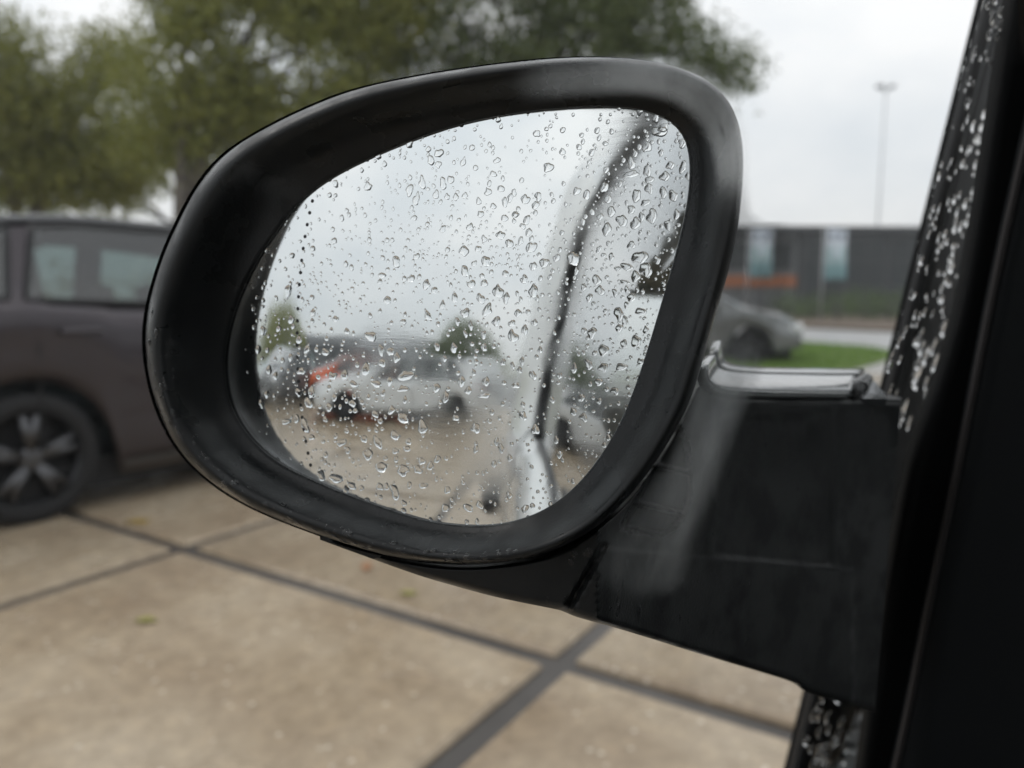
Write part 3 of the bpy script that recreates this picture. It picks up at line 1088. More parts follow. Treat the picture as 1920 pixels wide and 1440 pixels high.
# ------------------------------------------------------------------ what the mirror shows: the yard behind the van
make_car("parked_car", "white hatchback in the middle of the mirror, parked behind the van", "car", M["white_car"], HATCH, (-3.0, -11.2, 0), math.radians(66), "parked cars around the yard")
make_car("parked_car", "orange hatchback behind the bonnet of the white one in the mirror", "car", M["orange_car"], HATCH, (-5.9, -15.8, 0), math.radians(60), "parked cars around the yard")
make_car("parked_car", "grey-teal car at the left edge of the mirror", "car", M["teal_car"], SUV, (-8.8, -14.5, 0), math.radians(15), "parked cars around the yard")
make_car("parked_car", "dark grey hatchback between the teal car and the white hatchback in the mirror", "car", M["grey_car"], HATCH, (-7.9, -13.0, 0), math.radians(8), "parked cars around the yard")
make_car("parked_van", "white van far right in the mirror under the round tree", "van", M["white_car"], VAN, (-3.2, -29.0, 0), math.radians(75), "parked cars around the yard")


def rear_tree(name, label, x, y, h, w, lm, n, size=.22):
    cl = [(np.array([x, y, h * .58]), (w, w, h * .36)), (np.array([x + w * .7, y, h * .42]), (w * .65, w * .6, h * .3)), (np.array([x - w * .65, y + .3, h * .38]), (w * .6, w * .6, h * .3)), (np.array([x + .2, y + .3, h * .28]), (w * .9, w * .6, h * .26)), (np.array([x, y, h * .82]), (w * .6, w * .6, h * .2))]
    tree(name, label, cl, (x, y, 0), .16, lm, n, size, "trees behind the van")


rear_tree("round_tree", "round dark tree right of centre in the mirror", -3.6, -34, 4.6, 2.3, M["leaf_b"], 9000)
rear_tree("round_tree", "yellow-green tree at the far left of the mirror", -14.5, -24, 4.2, 2.2, M["leaf_a"], 6000)
rear_tree("round_tree", "olive tree behind the grey-teal car in the mirror", -20, -30, 4.6, 2.6, M["leaf_a"], 6000)
shed = empty("low_building", (-16, -52, 0), "low grey building on the skyline of the mirror", "building")
MB().box((-16, -52, 1.5), (22, 6, 3.0)).build("wall", M["facade_wall"], shed)
sv = [(-27.5, -55.5, 3.0), (-4.5, -55.5, 3.0), (-4.5, -48.5, 3.0), (-27.5, -48.5, 3.0), (-26, -52, 4.1), (-6, -52, 4.1)]
obj("roof", sv, [(0, 1, 5, 4), (1, 2, 5), (2, 3, 4, 5), (3, 0, 4), (3, 2, 1, 0)], M["facade_dark"], shed, False)
for k in range(7):
    w = MB().box((-25.5 + k * 3.1, -48.97, 1.7), (1.4, .06, 1.1)).build("window", M["facade_dark"], shed)
    MB().box((-25.5 + k * 3.1, -48.93, 1.7), (1.2, .03, .9)).build("pane", M["facade_glass"], w)

# ------------------------------------------------------------------ rain haze
m = M["haze"] = bpy.data.materials.new("rain_haze")
m.use_nodes = True
m.node_tree.nodes.clear()
out = node(m, "ShaderNodeOutputMaterial")
pv = node(m, "ShaderNodeVolumePrincipled")
pv.inputs["Color"].default_value = (0.9, 0.93, 0.95, 1)
pv.inputs["Density"].default_value = 0.0022
link(m, pv.outputs[0], out.inputs["Volume"])
hz = MB().box((0, 0, 7.9), (540, 540, 18.2)).build("haze", M["haze"])
tag(hz, "thin grey rain haze over the yard", kind="stuff")

# ------------------------------------------------------------------ the van that the photograph is taken from
VX = 0.70                                            # van centre line
van = empty("white_van", (VX, -0.6, 0), "white van with a rain-wet black wing mirror, seen from its driver's seat", "van")
L0, KT = 0.080, 0.17                                 # window plane: lateral = L0 - KT * (z - 1.2)


def lat(z):
    return L0 - KT * z                               # z relative to the eye height


def belt_z(y):
    return -0.15 - 0.26 * sstep(-0.3, 0.5, y) - 0.18 * sstep(.5, .7, y) * sstep(1.1, .9, y)


PROF = [(-1.0, .150), (-.86, .176), (-.62, .198), (-.42, .196), (-.32, .178)]
ROOFY0, ROOFY1 = 0.36, 1.25


def roof_z(y):
    if y <= ROOFY0:
        return 0.62 - 0.02 * max(0, (-1.5 - y)) ** 1
    if y <= ROOFY1:
        return 0.62 + (-0.06 - 0.62) * (y - ROOFY0) / (ROOFY1 - ROOFY0)
    return -0.06 - 0.20 * ((y - ROOFY1) / 0.7) ** 1.6


def van_ring(y):
    b = belt_z(y)
    r = []
    for z, l in PROF:
        zz = min(z, b - .06)
        r.append((zz, l - (0.06 * sstep(1.2, 1.95, y)) - 0.03 * sstep(-2.6, -2.95, y)))
    rear = sstep(-.66, -.80, y)
    r.append((b - .03, lat(b) + .035 + .035 * rear))
    r.append((b, lat(b) + .06 * rear))
    rz = roof_z(y)
    k = max((rz - b) / (0.62 - b), 0.04)
    up = []
    tz = 0.215 + 0.03 * sstep(.2, -.5, y)
    for t in (.25, .5, .75, 1):
        z = b + (tz - b) * t
        up.append((b + (z - b) * k, lat(z) + rear * .06))
    for z, l in ((.42, .005), (.54, -.06), (.60, -.20), (.62, -.45), (.63, -VX)):
        up.append((b + (z - b) * k, l + (rear * .055 if z < .61 else 0)))
    return r + up


ys = [-2.95, -2.93, -2.85, -2.6, -2.2, -1.8, -1.4, -1.1, -.9, -.78, -.70, -.62, -.5, -.35, -.2, -.05, .1, .25, .36, .447, .55, .7, .85, 1.0, 1.12, 1.25, 1.4, 1.6, 1.8, 1.92, 1.95]
rings = [van_ring(y) for y in ys]
nr = len(rings[0])
i0, i1 = ys.index(-.62), ys.index(.85)
w0, w1 = ys.index(.447), ys.index(1.12)
for side in (-1, 1):
    v = []
    for y, r in zip(ys, rings):
        v += [((-l if side < 0 else 2 * VX + l), y, z + 1.2) for z, l in r]
    f = []
    for i in range(len(ys) - 1):
        for j in range(nr - 1):
            if i0 <= i < i1 and 6 <= j < 10:
                continue                               # door window opening
            if w0 <= i < w1 and j >= 12:
                continue                               # windscreen opening
            q = (i * nr + j, (i + 1) * nr + j, (i + 1) * nr + j + 1, i * nr + j + 1)
            f.append(q[::-1] if side < 0 else q)
    for i, rev in ((len(ys) - 1, side > 0),):
        q = tuple(i * nr + j for j in range(nr)) + ()
        f.append(q if not rev else q[::-1])
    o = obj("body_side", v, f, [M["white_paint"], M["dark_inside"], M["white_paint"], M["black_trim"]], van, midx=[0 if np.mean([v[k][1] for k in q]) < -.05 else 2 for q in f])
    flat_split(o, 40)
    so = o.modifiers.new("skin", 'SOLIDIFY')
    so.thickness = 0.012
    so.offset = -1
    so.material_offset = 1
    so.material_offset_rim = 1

# pane of the driver's door with an added reflective film outside, pane opposite
def win_pt(y, z, out=0.0):
    return np.array([-(lat(z) + out), y, z + 1.2])


v = []
ny, nz = 40, 14
for i in range(ny):
    y = -.63 + (1.02 + .63) * i / (ny - 1)
    for j in range(nz):
        z0, z1 = belt_z(min(y, .6)) - .05, .27 - .25 * sstep(.45, 1.05, y)
        v.append(win_pt(y, z0 + (z1 - z0) * j / (nz - 1)))
pane = obj("door_window", v, grid_faces(ny, nz), M["clear_pane"], van)
v2 = [(2 * VX - q[0], q[1], q[2]) for q in v]
obj("passenger_window", v2, [q[::-1] for q in grid_faces(ny, nz)], M["screen"], van)


def on_pane(x, y, out=0.0):
    """where the sight line of a photograph point crosses the door pane"""
    r = ray(x, y)
    # -X = L0 - KT*(Z-1.2) + out
    t = (L0 + out) / (-r[0] + KT * r[2])
    return EYE + r * t


# added film sheets carrying the pane's reflection: the rear part of the pane and a patch in front of the mirror's inner end
v = []
ny, nz = 90, 44
for i in range(ny):
    for j in range(nz):
        y = -.60 + (.60 + .42) * i / (ny - 1)
        z0, z1 = belt_z(y) + .004, .235
        v.append(win_pt(y, z0 + (z1 - z0) * j / (nz - 1), .004))


def in_view(face):
    """the part of the pane that has been wiped clear"""
    for k in face:
        e = v[k] - EYE
        d_ = e @ FWD
        if d_ > .004 and abs(e @ RIGHT) / d_ < 972 / F and abs(e @ UP) / d_ < 732 / F:
            return True
    return False


obj("reflective_film", v, [q for q in grid_faces(ny, nz) if not in_view(q)], M["film"], pane)  # added sheet, reflects in place of the clear pane outside the view
filmpoly = [(965, 126), (1085, 108), (1180, 96), (1290, 112), (1370, 150), (1408, 250), (1420, 400), (1500, 425), (1492, 560), (1440, 700), (1395, 800), (1350, 930), (1318, 1015), (1290, 1110), (1180, 1130), (1110, 1080), (1130, 1000), (1195, 930), (1258, 830), (1296, 700), (1318, 560), (1330, 400), (1335, 320), (1315, 250), (1270, 205), (1200, 184), (1085, 186), (965, 190)]
fp = spline(filmpoly, 90)
SPINE = spline([(1110, 148), (1200, 140), (1290, 165), (1350, 230), (1368, 330), (1375, 430), (1400, 540), (1370, 680), (1320, 800), (1275, 920), (1235, 1000), (1215, 1060)], 80, False)


def nearest_spine(x, y):
    return SPINE[np.argmin(((SPINE - np.array([x, y])) ** 2).sum(axis=1))]


cv, cf, ca = [], [], []
FR = (1.0, .92, .82, .70, .55, .38, .2, .0)
for t, c_ in zip(FR, (0, .07, .26, .55, .85, 1, 1, 1)):
    for x, y in fp:
        # rings pull in towards a spine so that the reflection fades out gradually at its margin
        sp = nearest_spine(x, y)
        q = sp + (np.array([x, y]) - sp) * t
        cv.append(on_pane(q[0], q[1], .004))
        ca.append(c_)
n_ = len(fp)
for i in range(len(FR) - 1):
    cf += [(i * n_ + k, i * n_ + (k + 1) % n_, (i + 1) * n_ + (k + 1) % n_, (i + 1) * n_ + k) for k in range(n_)]
fo = obj("reflective_film", cv, cf, M["film_thin"], pane, True)  # added patch, shaped to the reflected veil over rim and arm
at = fo.data.attributes.new("reflect_fade", 'FLOAT', 'POINT')
at.data.foreach_set("value", np.array(ca, dtype=np.float32))

# black seal round the door window (outer side)
loop = []
for y in np.linspace(.43, -.5, 18):
    b = belt_z(y); rz = roof_z(y); k = (rz - b) / (.62 - b)
    tz = 0.215 + 0.03 * sstep(.2, -.5, y)
    loop.append((y, b + (tz - b) * k))
top_end = loop[-1]
cor = []
zb_ = belt_z(-.62)
loop += [(-.565, .232), (-.598, .20), (-.615, .14)]
loop += [(-.617, z) for z in np.linspace(.08, zb_ + .07, 7)]
loop += [(-.60, zb_ + .025), (-.56, zb_ + .006)]
sl_ = MB().tube([win_pt(y, z, .006) for y, z in loop], .011, 8)
sl_.tube([win_pt(y, belt_z(y), .004) for y in np.linspace(-.58, .44, 16)], .005, 6)
sl_.build("window_seal", M["rubber"], van, True)
# door shut line and door handle on the outside
MB().tube([win_pt(-.70, z, .002) if z > belt_z(-.7) else np.array([-(np.interp(z, [p[0] for p in PROF] + [-.18, -.15], [p[1] for p in PROF] + [lat(-.18) + .035, lat(-.15)])) , -.70, z + 1.2]) for z in np.linspace(-.95, .25, 26)], .004, 6).build("door_gap", M["rubber"], van, True)
MB().box((-.165 - .03, -.5, 1.2 - .24), (.03, .19, .035), 0, .01).build("door_handle", M["rubber"], van)

# sail panel in front of the door window: outer black rubber seen through the pane
ye = (L0 + .047) / .179
v = []
zs = np.linspace(-.68, .36, 28)
for z in zs:
    for y in (ye, ye + .05, ye + .15, ye + .25, 1.12):
        zc_ = min(z, max(roof_z(y) - .07, -.1)) if y > .85 else z
        v.append(win_pt(y, zc_, .037))
o = obj("sail_panel", v, grid_faces(len(zs), 5), M["black_trim"], van)
so = o.modifiers.new("t", 'SOLIDIFY'); so.thickness = .012; so.offset = 1
MB().tube([win_pt(ye, z, .039) for z in zs], .0065, 8).build("window_guide", M["rubber"], van, True)


# inner trim: black sash and dark grey pillar trim, each a thick lofted strip
def strip(name, left_px, right_px, d_l, d_r, m, thick=.012, edge=None):
    a = spline(left_px, 24, False)
    b = spline(right_px, 24, False)
    v = []
    n = 7
    for i in range(24):
        t = i / 23
        da, db = d_l[0] + (d_l[1] - d_l[0]) * t, d_r[0] + (d_r[1] - d_r[0]) * t
        p0, p1 = P(*a[i], da), P(*b[i], db)
        for j in range(n):
            v.append(p0 + (p1 - p0) * j / (n - 1))
    o = obj(name, v, grid_faces(24, n), m, van)
    so = o.modifiers.new("t", 'SOLIDIFY'); so.thickness = thick; so.offset = 0
    return o


strip("inner_sash", [(1925, -140), (1885, 40), (1800, 560), (1708, 860), (1655, 1120), (1625, 1340), (1600, 1520)],
      [(2080, -140), (2020, 40), (1900, 560), (1850, 860), (1790, 1120), (1730, 1340), (1690, 1520)], (.42, .52), (.42, .52), M["black_trim"])
strip("pillar_trim", [(2010, -140), (1975, 40), (1872, 500), (1800, 860), (1745, 1120), (1697, 1360), (1660, 1520)],
      [(2050, -140), (2030, 40), (2000, 560), (1990, 860), (1980, 1120), (1980, 1340), (1980, 1520)], (.405, .50), (.41, .50), M["trim"])
M["trim_edge"] = mat("trim_edge", (0.03, 0.027, 0.027), 0.6, spec=0.3)
ed = spline([(2010, -140), (1975, 40), (1872, 500), (1800, 860), (1745, 1120), (1697, 1360), (1660, 1520)], 30, False)
MB().tube([P(x, y, .402 + .094 * i / 29) for i, (x, y) in enumerate(ed)], .0022, 6).build("trim_piping", M["trim_edge"], van, True)

# windscreen, dashboard, roof lining, bulkhead
v = []
for i in range(12):
    y = .43 + (1.14 - .43) * i / 11
    for j in range(9):
        u = -1 + 2 * j / 8
        x = VX + u * (VX + .02)
        b = belt_z(y); k = max((roof_z(y) - b) / (.62 - b), .04)
        v.append((x, y, b + (.62 - .10 * abs(u) ** 4 - b) * k + 1.2 - .012))
obj("windscreen", v, grid_faces(12, 9), M["screen"], van)
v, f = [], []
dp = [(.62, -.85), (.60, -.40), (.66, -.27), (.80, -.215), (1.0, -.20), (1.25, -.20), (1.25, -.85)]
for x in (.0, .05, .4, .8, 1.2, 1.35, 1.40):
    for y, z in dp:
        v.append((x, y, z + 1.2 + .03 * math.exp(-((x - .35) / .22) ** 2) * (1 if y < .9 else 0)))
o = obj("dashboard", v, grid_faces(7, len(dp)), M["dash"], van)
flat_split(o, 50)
MB().box((VX, -.35, 1.2 + .565), (1.1, 1.3, .02), 0, .008).build("roof_lining", M["lining"], van)
rl = [(-q[1], -2.95, q[0] + 1.2) for q in rings[0]]
rr_ = [(2 * VX + q[1], -2.95, q[0] + 1.2) for q in rings[0]]
for nm, keep, mt in (("tailgate", lambda z: z < -.16 or z > .50, M["white_paint"]), ("rear_window", lambda z: -.16 <= z <= .50, M["screen"])):  # rear glazing added so sky through the cabin lightens the mirror view
    tv, tf = [], []
    for q in range(nr - 1):
        if keep((rings[0][q][0] + rings[0][q + 1][0]) / 2):
            b = len(tv)
            tv += [rl[q], rr_[q], rr_[q + 1], rl[q + 1]]
            tf.append((b, b + 1, b + 2, b + 3))
    obj(nm, tv, tf, mt, van, False)
MB().box((VX, .1, .30), (1.6, 2.3, .04)).build("cabin_floor", M["cabin"], van)
for sgn in (-1, 1):
    for wy in (.98, -1.78):
        xo = VX + sgn * (VX + .185)
        wr = .315
        w = empty_child("wheel", van)
        ORIG[w.name] = origin_of(van)
        MB().lathe_x((xo, wy, wr), [(-sgn * .2, wr * .6), (-sgn * .2, wr * .94), (-sgn * .18, wr), (-sgn * .03, wr), (0, wr * .96), (sgn * .002, wr * .72), (-sgn * .05, wr * .66)], 32).build("tyre", M["tyre"], w, True)
        MB().lathe_x((xo, wy, wr), [(-sgn * .03, wr * .70), (-sgn * .01, wr * .6), (-sgn * .015, wr * .3), (sgn * .004, wr * .2), (sgn * .004, .001)], 24).build("wheel_cover", M["alloy"], w, True)

# ------------------------------------------------------------------ wing mirror
D0 = 0.265
MREF = P(960, 700, D0)
back = np.array([0, -1.0, 0])
din = ray(960, 700); din = din / np.linalg.norm(din)
MN = back - din
MN /= np.linalg.norm(MN)                              # at this point the mirror sends the eye straight back along the van
MU = np.cross(np.array([0, 0, 1.0]), -MN); MU /= np.linalg.norm(MU)
if MU @ RIGHT < 0:
    MU = -MU
MV = np.cross(MN, MU)
if MV[2] < 0:
    MV = -MV
RC = 1.15
U_SPLIT = None


def to_plane(x, y, w=0.0):
    """photograph point -> mirror coordinates (u, v) on the plane w in front of the glass"""
    r = ray(x, y)
    t = ((MREF - EYE) @ MN + w) / (r @ MN)
    q = EYE + r * t - MREF
    return q @ MU, q @ MV


def from_mirror(u, v, w):
    return MREF + MU * u + MV * v + MN * w


u_split = to_plane(562, 560)[0]


def sag(u, v):
    s = -(u * u + v * v) / (2 * RC)
    e = max(0.0, u_split + .006 - u)
    return s - 1.0 * e * e


def on_mirror(x, y, lift=0.0):
    w = 0.0
    for _ in range(6):
        u, v = to_plane(x, y, w)
        w = sag(u, v) + lift
    return u, v, w


OUTER = [(1150, 108), (1230, 115), (1300, 135), (1350, 165), (1380, 210), (1394, 270), (1393, 340), (1385, 420), (1368, 500), (1345, 580), (1322, 660), (1290, 760), (1240, 850), (1180, 930), (1110, 995), (1030, 1035), (940, 1055), (850, 1058), (760, 1048), (680, 1030), (600, 1003), (520, 973), (450, 940), (390, 900), (340, 850), (305, 790), (282, 720), (272, 650), (275, 590), (290, 530), (310, 470), (338, 410), (370, 350), (420, 290), (490, 245), (570, 205), (660, 170), (760, 147), (860, 130), (960, 117), (1060, 108)]
GLASS = [(1120, 193), (1180, 193), (1230, 205), (1270, 228), (1290, 270), (1293, 330), (1284, 400), (1265, 480), (1240, 570), (1210, 670), (1186, 740), (1160, 800), (1120, 865), (1070, 922), (1010, 963), (940, 985), (870, 988), (800, 980), (720, 957), (640, 930), (570, 902), (510, 875), (462, 842), (422, 800), (396, 750), (387, 690), (394, 630), (418, 560), (455, 490), (497, 430), (552, 366), (610, 325), (677, 292), (760, 258), (850, 228), (950, 207), (1040, 196)]
NA = 220
cx, cy = 850, 590


def polar(curve, n=NA):
    """resample a closed outline at even angles about the glass centre"""
    c = spline(curve, 1400)
    a = np.arctan2(c[:, 1] - cy, c[:, 0] - cx)
    o = np.argsort(a)
    a, c = a[o], c[o]
    aa = np.concatenate([a - 2 * PI, a, a + 2 * PI])
    cc = np.vstack([c, c, c])
    t = np.linspace(-PI, PI, n, endpoint=False)
    return np.stack([np.interp(t, aa, cc[:, 0]), np.interp(t, aa, cc[:, 1])], axis=1)


po, pg = polar(OUTER), polar(GLASS)


def smooth_ring(a, k=5):
    for _ in range(k):
        a = (np.roll(a, 1, 0) + 2 * a + np.roll(a, -1, 0)) / 4
    return a


po, pg = smooth_ring(po), smooth_ring(pg)

# (fraction from glass edge to outer edge, height in front of the glass plane)
RIM = [(-.02, -.0003), (-.012, .0006), (.0, .0010), (.06, .0016), (.18, .0028), (.30, .0044), (.42, .0066), (.53, .0090), (.62, .0110), (.70, .0126), (.77, .0137), (.84, .0141), (.89, .0138), (.93, .0127), (.96, .0112), (.985, .0085), (.996, .0058), (1.0, .003), (1.0, .0)]
rv = []
for fr, w0 in RIM:
    for k in range(NA):
        q = pg[k] + (po[k] - pg[k]) * fr
        w = w0 * (1 + .12 * max(0, (cx - q[0]) / 580)) if w0 > .002 else w0
        u, v = to_plane(q[0], q[1], w)
        rv.append(from_mirror(u, v, w + sag(u, v) * (1 - max(fr, 0))))
nring = len(RIM)
rf = []
for i in range(nring - 1):
    for k in range(NA):
        k2 = (k + 1) % NA
        rf.append((i * NA + k, i * NA + k2, (i + 1) * NA + k2, (i + 1) * NA + k))
# back shell
sv, sf = [], []
uvo = np.array([to_plane(*po[k], 0.0) for k in range(NA)])
cen = uvo.mean(axis=0)
SH = [(.992, .003), (.998, -.004), (.985, -.012), (.965, -.022), (.92, -.036), (.84, -.052), (.72, -.066), (.55, -.078), (.35, -.085), (.15, -.088)]
for s, w in SH:
    for k in range(NA):
        u, v = cen + (uvo[k] - cen) * s
        sv.append(from_mirror(u, v, w))
for i in range(len(SH) - 1):
    for k in range(NA):
        k2 = (k + 1) % NA
        sf.append((i * NA + k, i * NA + k2, (i + 1) * NA + k2, (i + 1) * NA + k))
sf.append(tuple(range((len(SH) - 1) * NA, len(SH) * NA)))
wing = obj("wing_mirror", sv, sf, M["shell"], van)
obj("mirror_rim", rv, rf, M["rim"], wing)

# convex glass as a fine polar grid with analytic normals left to smooth shading
gv_, gf_, guv = [], [], []
NR = 46
uvg = np.array([to_plane(*(pg[k] + (po[k] - pg[k]) * .01), 0.0) for k in range(NA)])
cg = uvg.mean(axis=0)
for i in range(NR + 1):
    for k in range(NA):
        u, v = cg + (uvg[k] - cg) * (i / NR if i else 0.004)
        gv_.append(from_mirror(u, v, sag(u, v)))
        guv.append((u * 5 + .5, v * 5 + .5))
for i in range(NR):
    for k in range(NA):
        k2 = (k + 1) % NA
        gf_.append((i * NA + k, (i + 1) * NA + k, (i + 1) * NA + k2, i * NA + k2))
gf_.append(tuple(range(NA)))
glass = obj("mirror_glass", gv_, gf_, M["mirror"], wing)
ul = glass.data.uv_layers.new(name="UVMap")
for lp in glass.data.loops:
    ul.data[lp.index].uv = guv[lp.vertex_index]

# printed dotted line that divides the stronger curved outer zone
dl = spline([(606, 312), (597, 334), (585, 379), (575.5, 423), (568, 468), (563, 513), (559.5, 557), (557.5, 603), (557, 646), (558, 690), (561, 735), (566, 780), (573, 826), (582, 872)], 26, False)
dm = MB()
for x, y in dl:
    u, v, w = on_mirror(x, y, .00006)
    r = 3.6 * .29 / F
    ring_ = [from_mirror(u + r * math.cos(a), v + r * math.sin(a), sag(u + r * math.cos(a), v + r * math.sin(a)) + .00006) for a in np.linspace(0, 2 * PI, 12, endpoint=False)]
    dm.add(ring_, [tuple(range(12))])
do = dm.build("dotted_line", M["dots"], wing)
do["kind"] = "stuff"

# arm between housing and door
TOP = [(600, 1010), (680, 1034), (780, 1054), (870, 1062), (960, 1055), (1050, 1034), (1120, 990), (1185, 928), (1245, 845), (1285, 770), (1308, 722), (1325, 722), (1360, 736), (1420, 741), (1520, 742), (1600, 742), (1690, 746)]
BOT = [(600, 1012), (690, 1045), (780, 1077), (850, 1098), (920, 1117), (985, 1131), (1045, 1143), (1060, 1148), (1085, 1158), (1150, 1176), (1220, 1197), (1290, 1219), (1360, 1240), (1430, 1261), (1485, 1279), (1520, 1300), (1640, 1335)]
nu, nv = 240, 110
tp, bt = spline(TOP, nu, False), spline(BOT, nu, False)


def plane_depth(x, y):
    r = ray(x, y)
    t = ((MREF - EYE) @ MN + .004) / (r @ MN)
    return t


def seg_dist(px, py, a, b):
    ax, ay = a; bx, by = b
    t = max(0, min(1, ((px - ax) * (bx - ax) + (py - ay) * (by - ay)) / ((bx - ax) ** 2 + (by - ay) ** 2)))
    return math.hypot(px - ax - t * (bx - ax), py - ay - t * (by - ay))


POCKET = [(1232, 782), (1268, 792), (1292, 832), (1298, 900), (1288, 965), (1250, 1003), (1200, 1000), (1164, 990), (1185, 945), (1205, 905), (1222, 850)]
pk = spline(POCKET, 60)


def arm_depth(x, y):
    dl_ = plane_depth(min(x, 1120), y)
    d = dl_ + (.414 - dl_) * max(0, (x - 1120) / 530) ** 1.0
    return d


def arm_relief(x, y):
    e = 0.0
    # pocket with two ribs
    if inside(x, y, pk):
        m_ = min(math.hypot(x - a, y - b) for a, b in pk)
        rec = .017 * sstep(0, 13, m_)
        for a, b in (((1185, 940), (1300, 968)), ((1215, 868), (1300, 890))):
            rec *= 1 - .55 * (1 - sstep(2, 7, seg_dist(x, y, a, b)))
        e += rec
    else:
        m_ = min(math.hypot(x - a, y - b) for a, b in pk)
        e -= .0012 * (1 - sstep(0, 22, m_))
    # lower crease: the part under it stands proud
    yl_ = 1026 + (x - 1120) * (1062 - 1026) / 410 if x > 1120 else 1e9
    if 1120 < x < 1600:
        e -= .002 * sstep(-6, 7, y - yl_) * sstep(1120, 1150, x)
    # upright split line
    e += .003 * (1 - sstep(1, 11, seg_dist(x, y, (1132, 1024), (1060, 1150))))
    # recess of the right hand field
    if 1330 < x < 1565 and 770 < y < yl_:
        e += .0018 * sstep(1330, 1350, x) * sstep(1565, 1552, x) * sstep(770, 790, y) * sstep(yl_, yl_ - 12, y)
    return e


fv = []
TH = .075
hd = np.array([FWD[0], FWD[1], 0]); hd /= np.linalg.norm(hd)
for i in range(nu):
    for j in range(nv):
        s = j / (nv - 1)
        x, y = tp[i] + (bt[i] - tp[i]) * s
        d = arm_depth(x, y) + arm_relief(x, y)
        hpx = max(np.linalg.norm(bt[i] - tp[i]), 1)
        ed_ = min(s, 1 - s) * hpx
        rr_ = 16.0
        if ed_ < rr_ and hpx > 20:
            d += .006 * (1 - math.sqrt(max(0, 1 - (1 - ed_ / rr_) ** 2)))
        fv.append(P(x, y, d))
# back sheet: same outline set back along the line of sight, a little smaller so that the top ledge is seen
nfront = len(fv)
for i in range(nu):
    a, b = fv[i * nv], fv[i * nv + nv - 1]
    th = TH * sstep(0, 40, i)
    fv.append(a + hd * th + np.array([0, 0, .004]))
    fv.append(b + hd * th * .8 + np.array([0, 0, .012 * sstep(0, 40, i)]))
ff_ = grid_faces(nu, nv)
ff_ = [q[::-1] for q in ff_]
for i in range(nu - 1):
    a, b = nfront + 2 * i, nfront + 2 * i + 2
    ff_.append((i * nv, (i + 1) * nv, b, a))
    ff_.append(((i + 1) * nv + nv - 1, i * nv + nv - 1, a + 1, b + 1))
    ff_.append((a, b, b + 1, a + 1))
arm = obj("mirror_arm", fv, ff_, M["arm"], wing)
flat_split(arm, 42)

# wet top ledge of the arm: two strips with a seam between them and a rounded inner corner
def ledge(name, front, back_, m, lift, dfun_f, dfun_b):
    a, b = spline(front, 40, False), spline(back_, 40, False)
    n = 9
    v = []
    for i in range(40):
        p0, p1 = P(*a[i], dfun_f(*a[i])), P(*b[i], dfun_b(*b[i]))
        for j in range(n):
            t = j / (n - 1)
            q = p0 + (p1 - p0) * t
            q = q + np.array([0, 0, lift * (1 - (2 * t - 1) ** 4)])
            v.append(q)
    o = obj(name, v, [q[::-1] for q in grid_faces(40, n)], m, wing)
    so = o.modifiers.new("t", 'SOLIDIFY'); so.thickness = .004; so.offset = -1
    return o


ledge("arm_ledge", [(1307, 690), (1308, 716), (1322, 734), (1350, 744), (1400, 748), (1470, 749), (1540, 749), (1588, 749)],
      [(1327, 668), (1330, 690), (1343, 704), (1370, 712), (1420, 715), (1480, 716), (1550, 717), (1604, 716)], M["wetcap"], .0015,
      lambda x, y: arm_depth(x, 742) - .001, lambda x, y: arm_depth(x, 742) + .035)
ledge("arm_ledge", [(1330, 662), (1333, 687), (1346, 701), (1372, 709), (1420, 712.5), (1480, 713.5), (1550, 714), (1606, 713)],
      [(1338, 640), (1342, 676), (1356, 692), (1380, 700), (1424, 703), (1480, 703.5), (1550, 704), (1622, 704)], M["wetcap"], .0012,
      lambda x, y: arm_depth(x, 742) + .038, lambda x, y: arm_depth(x, 742) + .072)
# end knuckle and the small pale fillet on the door
MB().tube([P(1590, 742, .40), P(1608, 728, .415), P(1624, 712, .43)], [.004, .0055, .004], 10).build("arm_knuckle", M["shell"], wing, True)
fl = [P(1588, 746, .402), P(1664, 748, .405), P(1655, 734, .415), P(1640, 714, .425), P(1615, 730, .415)]
o = obj("door_fillet", fl, [(0, 1, 2, 3, 4)], M["wetcap"], van, False)
so = o.modifiers.new("t", 'SOLIDIFY'); so.thickness = .004; so.offset = -1


# ------------------------------------------------------------------ raindrops
def drop_mesh(rx, ry, rough, contact, nseg, nring, seed, tear=0.0, rot=0.0):
    """a sessile drop in local axes (u, v, height): irregular outline, domed, open underneath"""
    r = random.Random(seed)
    ph = [(k, r.uniform(0, 2 * PI), r.uniform(.3, 1) * rough / k) for k in (2, 3, 4, 5)]
    v, f = [], []
    hgt = contact * math.sqrt(rx * ry)
    lx, ly = r.uniform(-.12, .12), r.uniform(-.22, .02)
    for i in range(nring):
        t = i / nring
        a = t * PI / 2 * .98
        rad, z = math.cos(a) ** .9, math.sin(a)
        for k in range(nseg):
            th = 2 * PI * k / nseg
            m_ = 1 + sum(am * math.cos(kk * th + p_) for kk, p_, am in ph) * (.35 + .65 * rad)
            x, y = math.cos(th) * m_, math.sin(th) * m_
            if tear:
                x *= 1 - tear * max(0, y) * .8
            X, Y = x * rad + lx * z, y * rad + ly * z
            X, Y = X * rx, Y * ry
            v.append((X * math.cos(rot) - Y * math.sin(rot), X * math.sin(rot) + Y * math.cos(rot), z * hgt))
    v.append(((lx * rx) * math.cos(rot) - ly * ry * math.sin(rot), lx * rx * math.sin(rot) + ly * ry * math.cos(rot), hgt))
    for i in range(nring - 1):
        for k in range(nseg):
            k2 = (k + 1) % nseg
            f.append((i * nseg + k, i * nseg + k2, (i + 1) * nseg + k2, (i + 1) * nseg + k))
    for k in range(nseg):
        f.append(((nring - 1) * nseg + k, (nring - 1) * nseg + (k + 1) % nseg, nring * nseg))
    return v, f


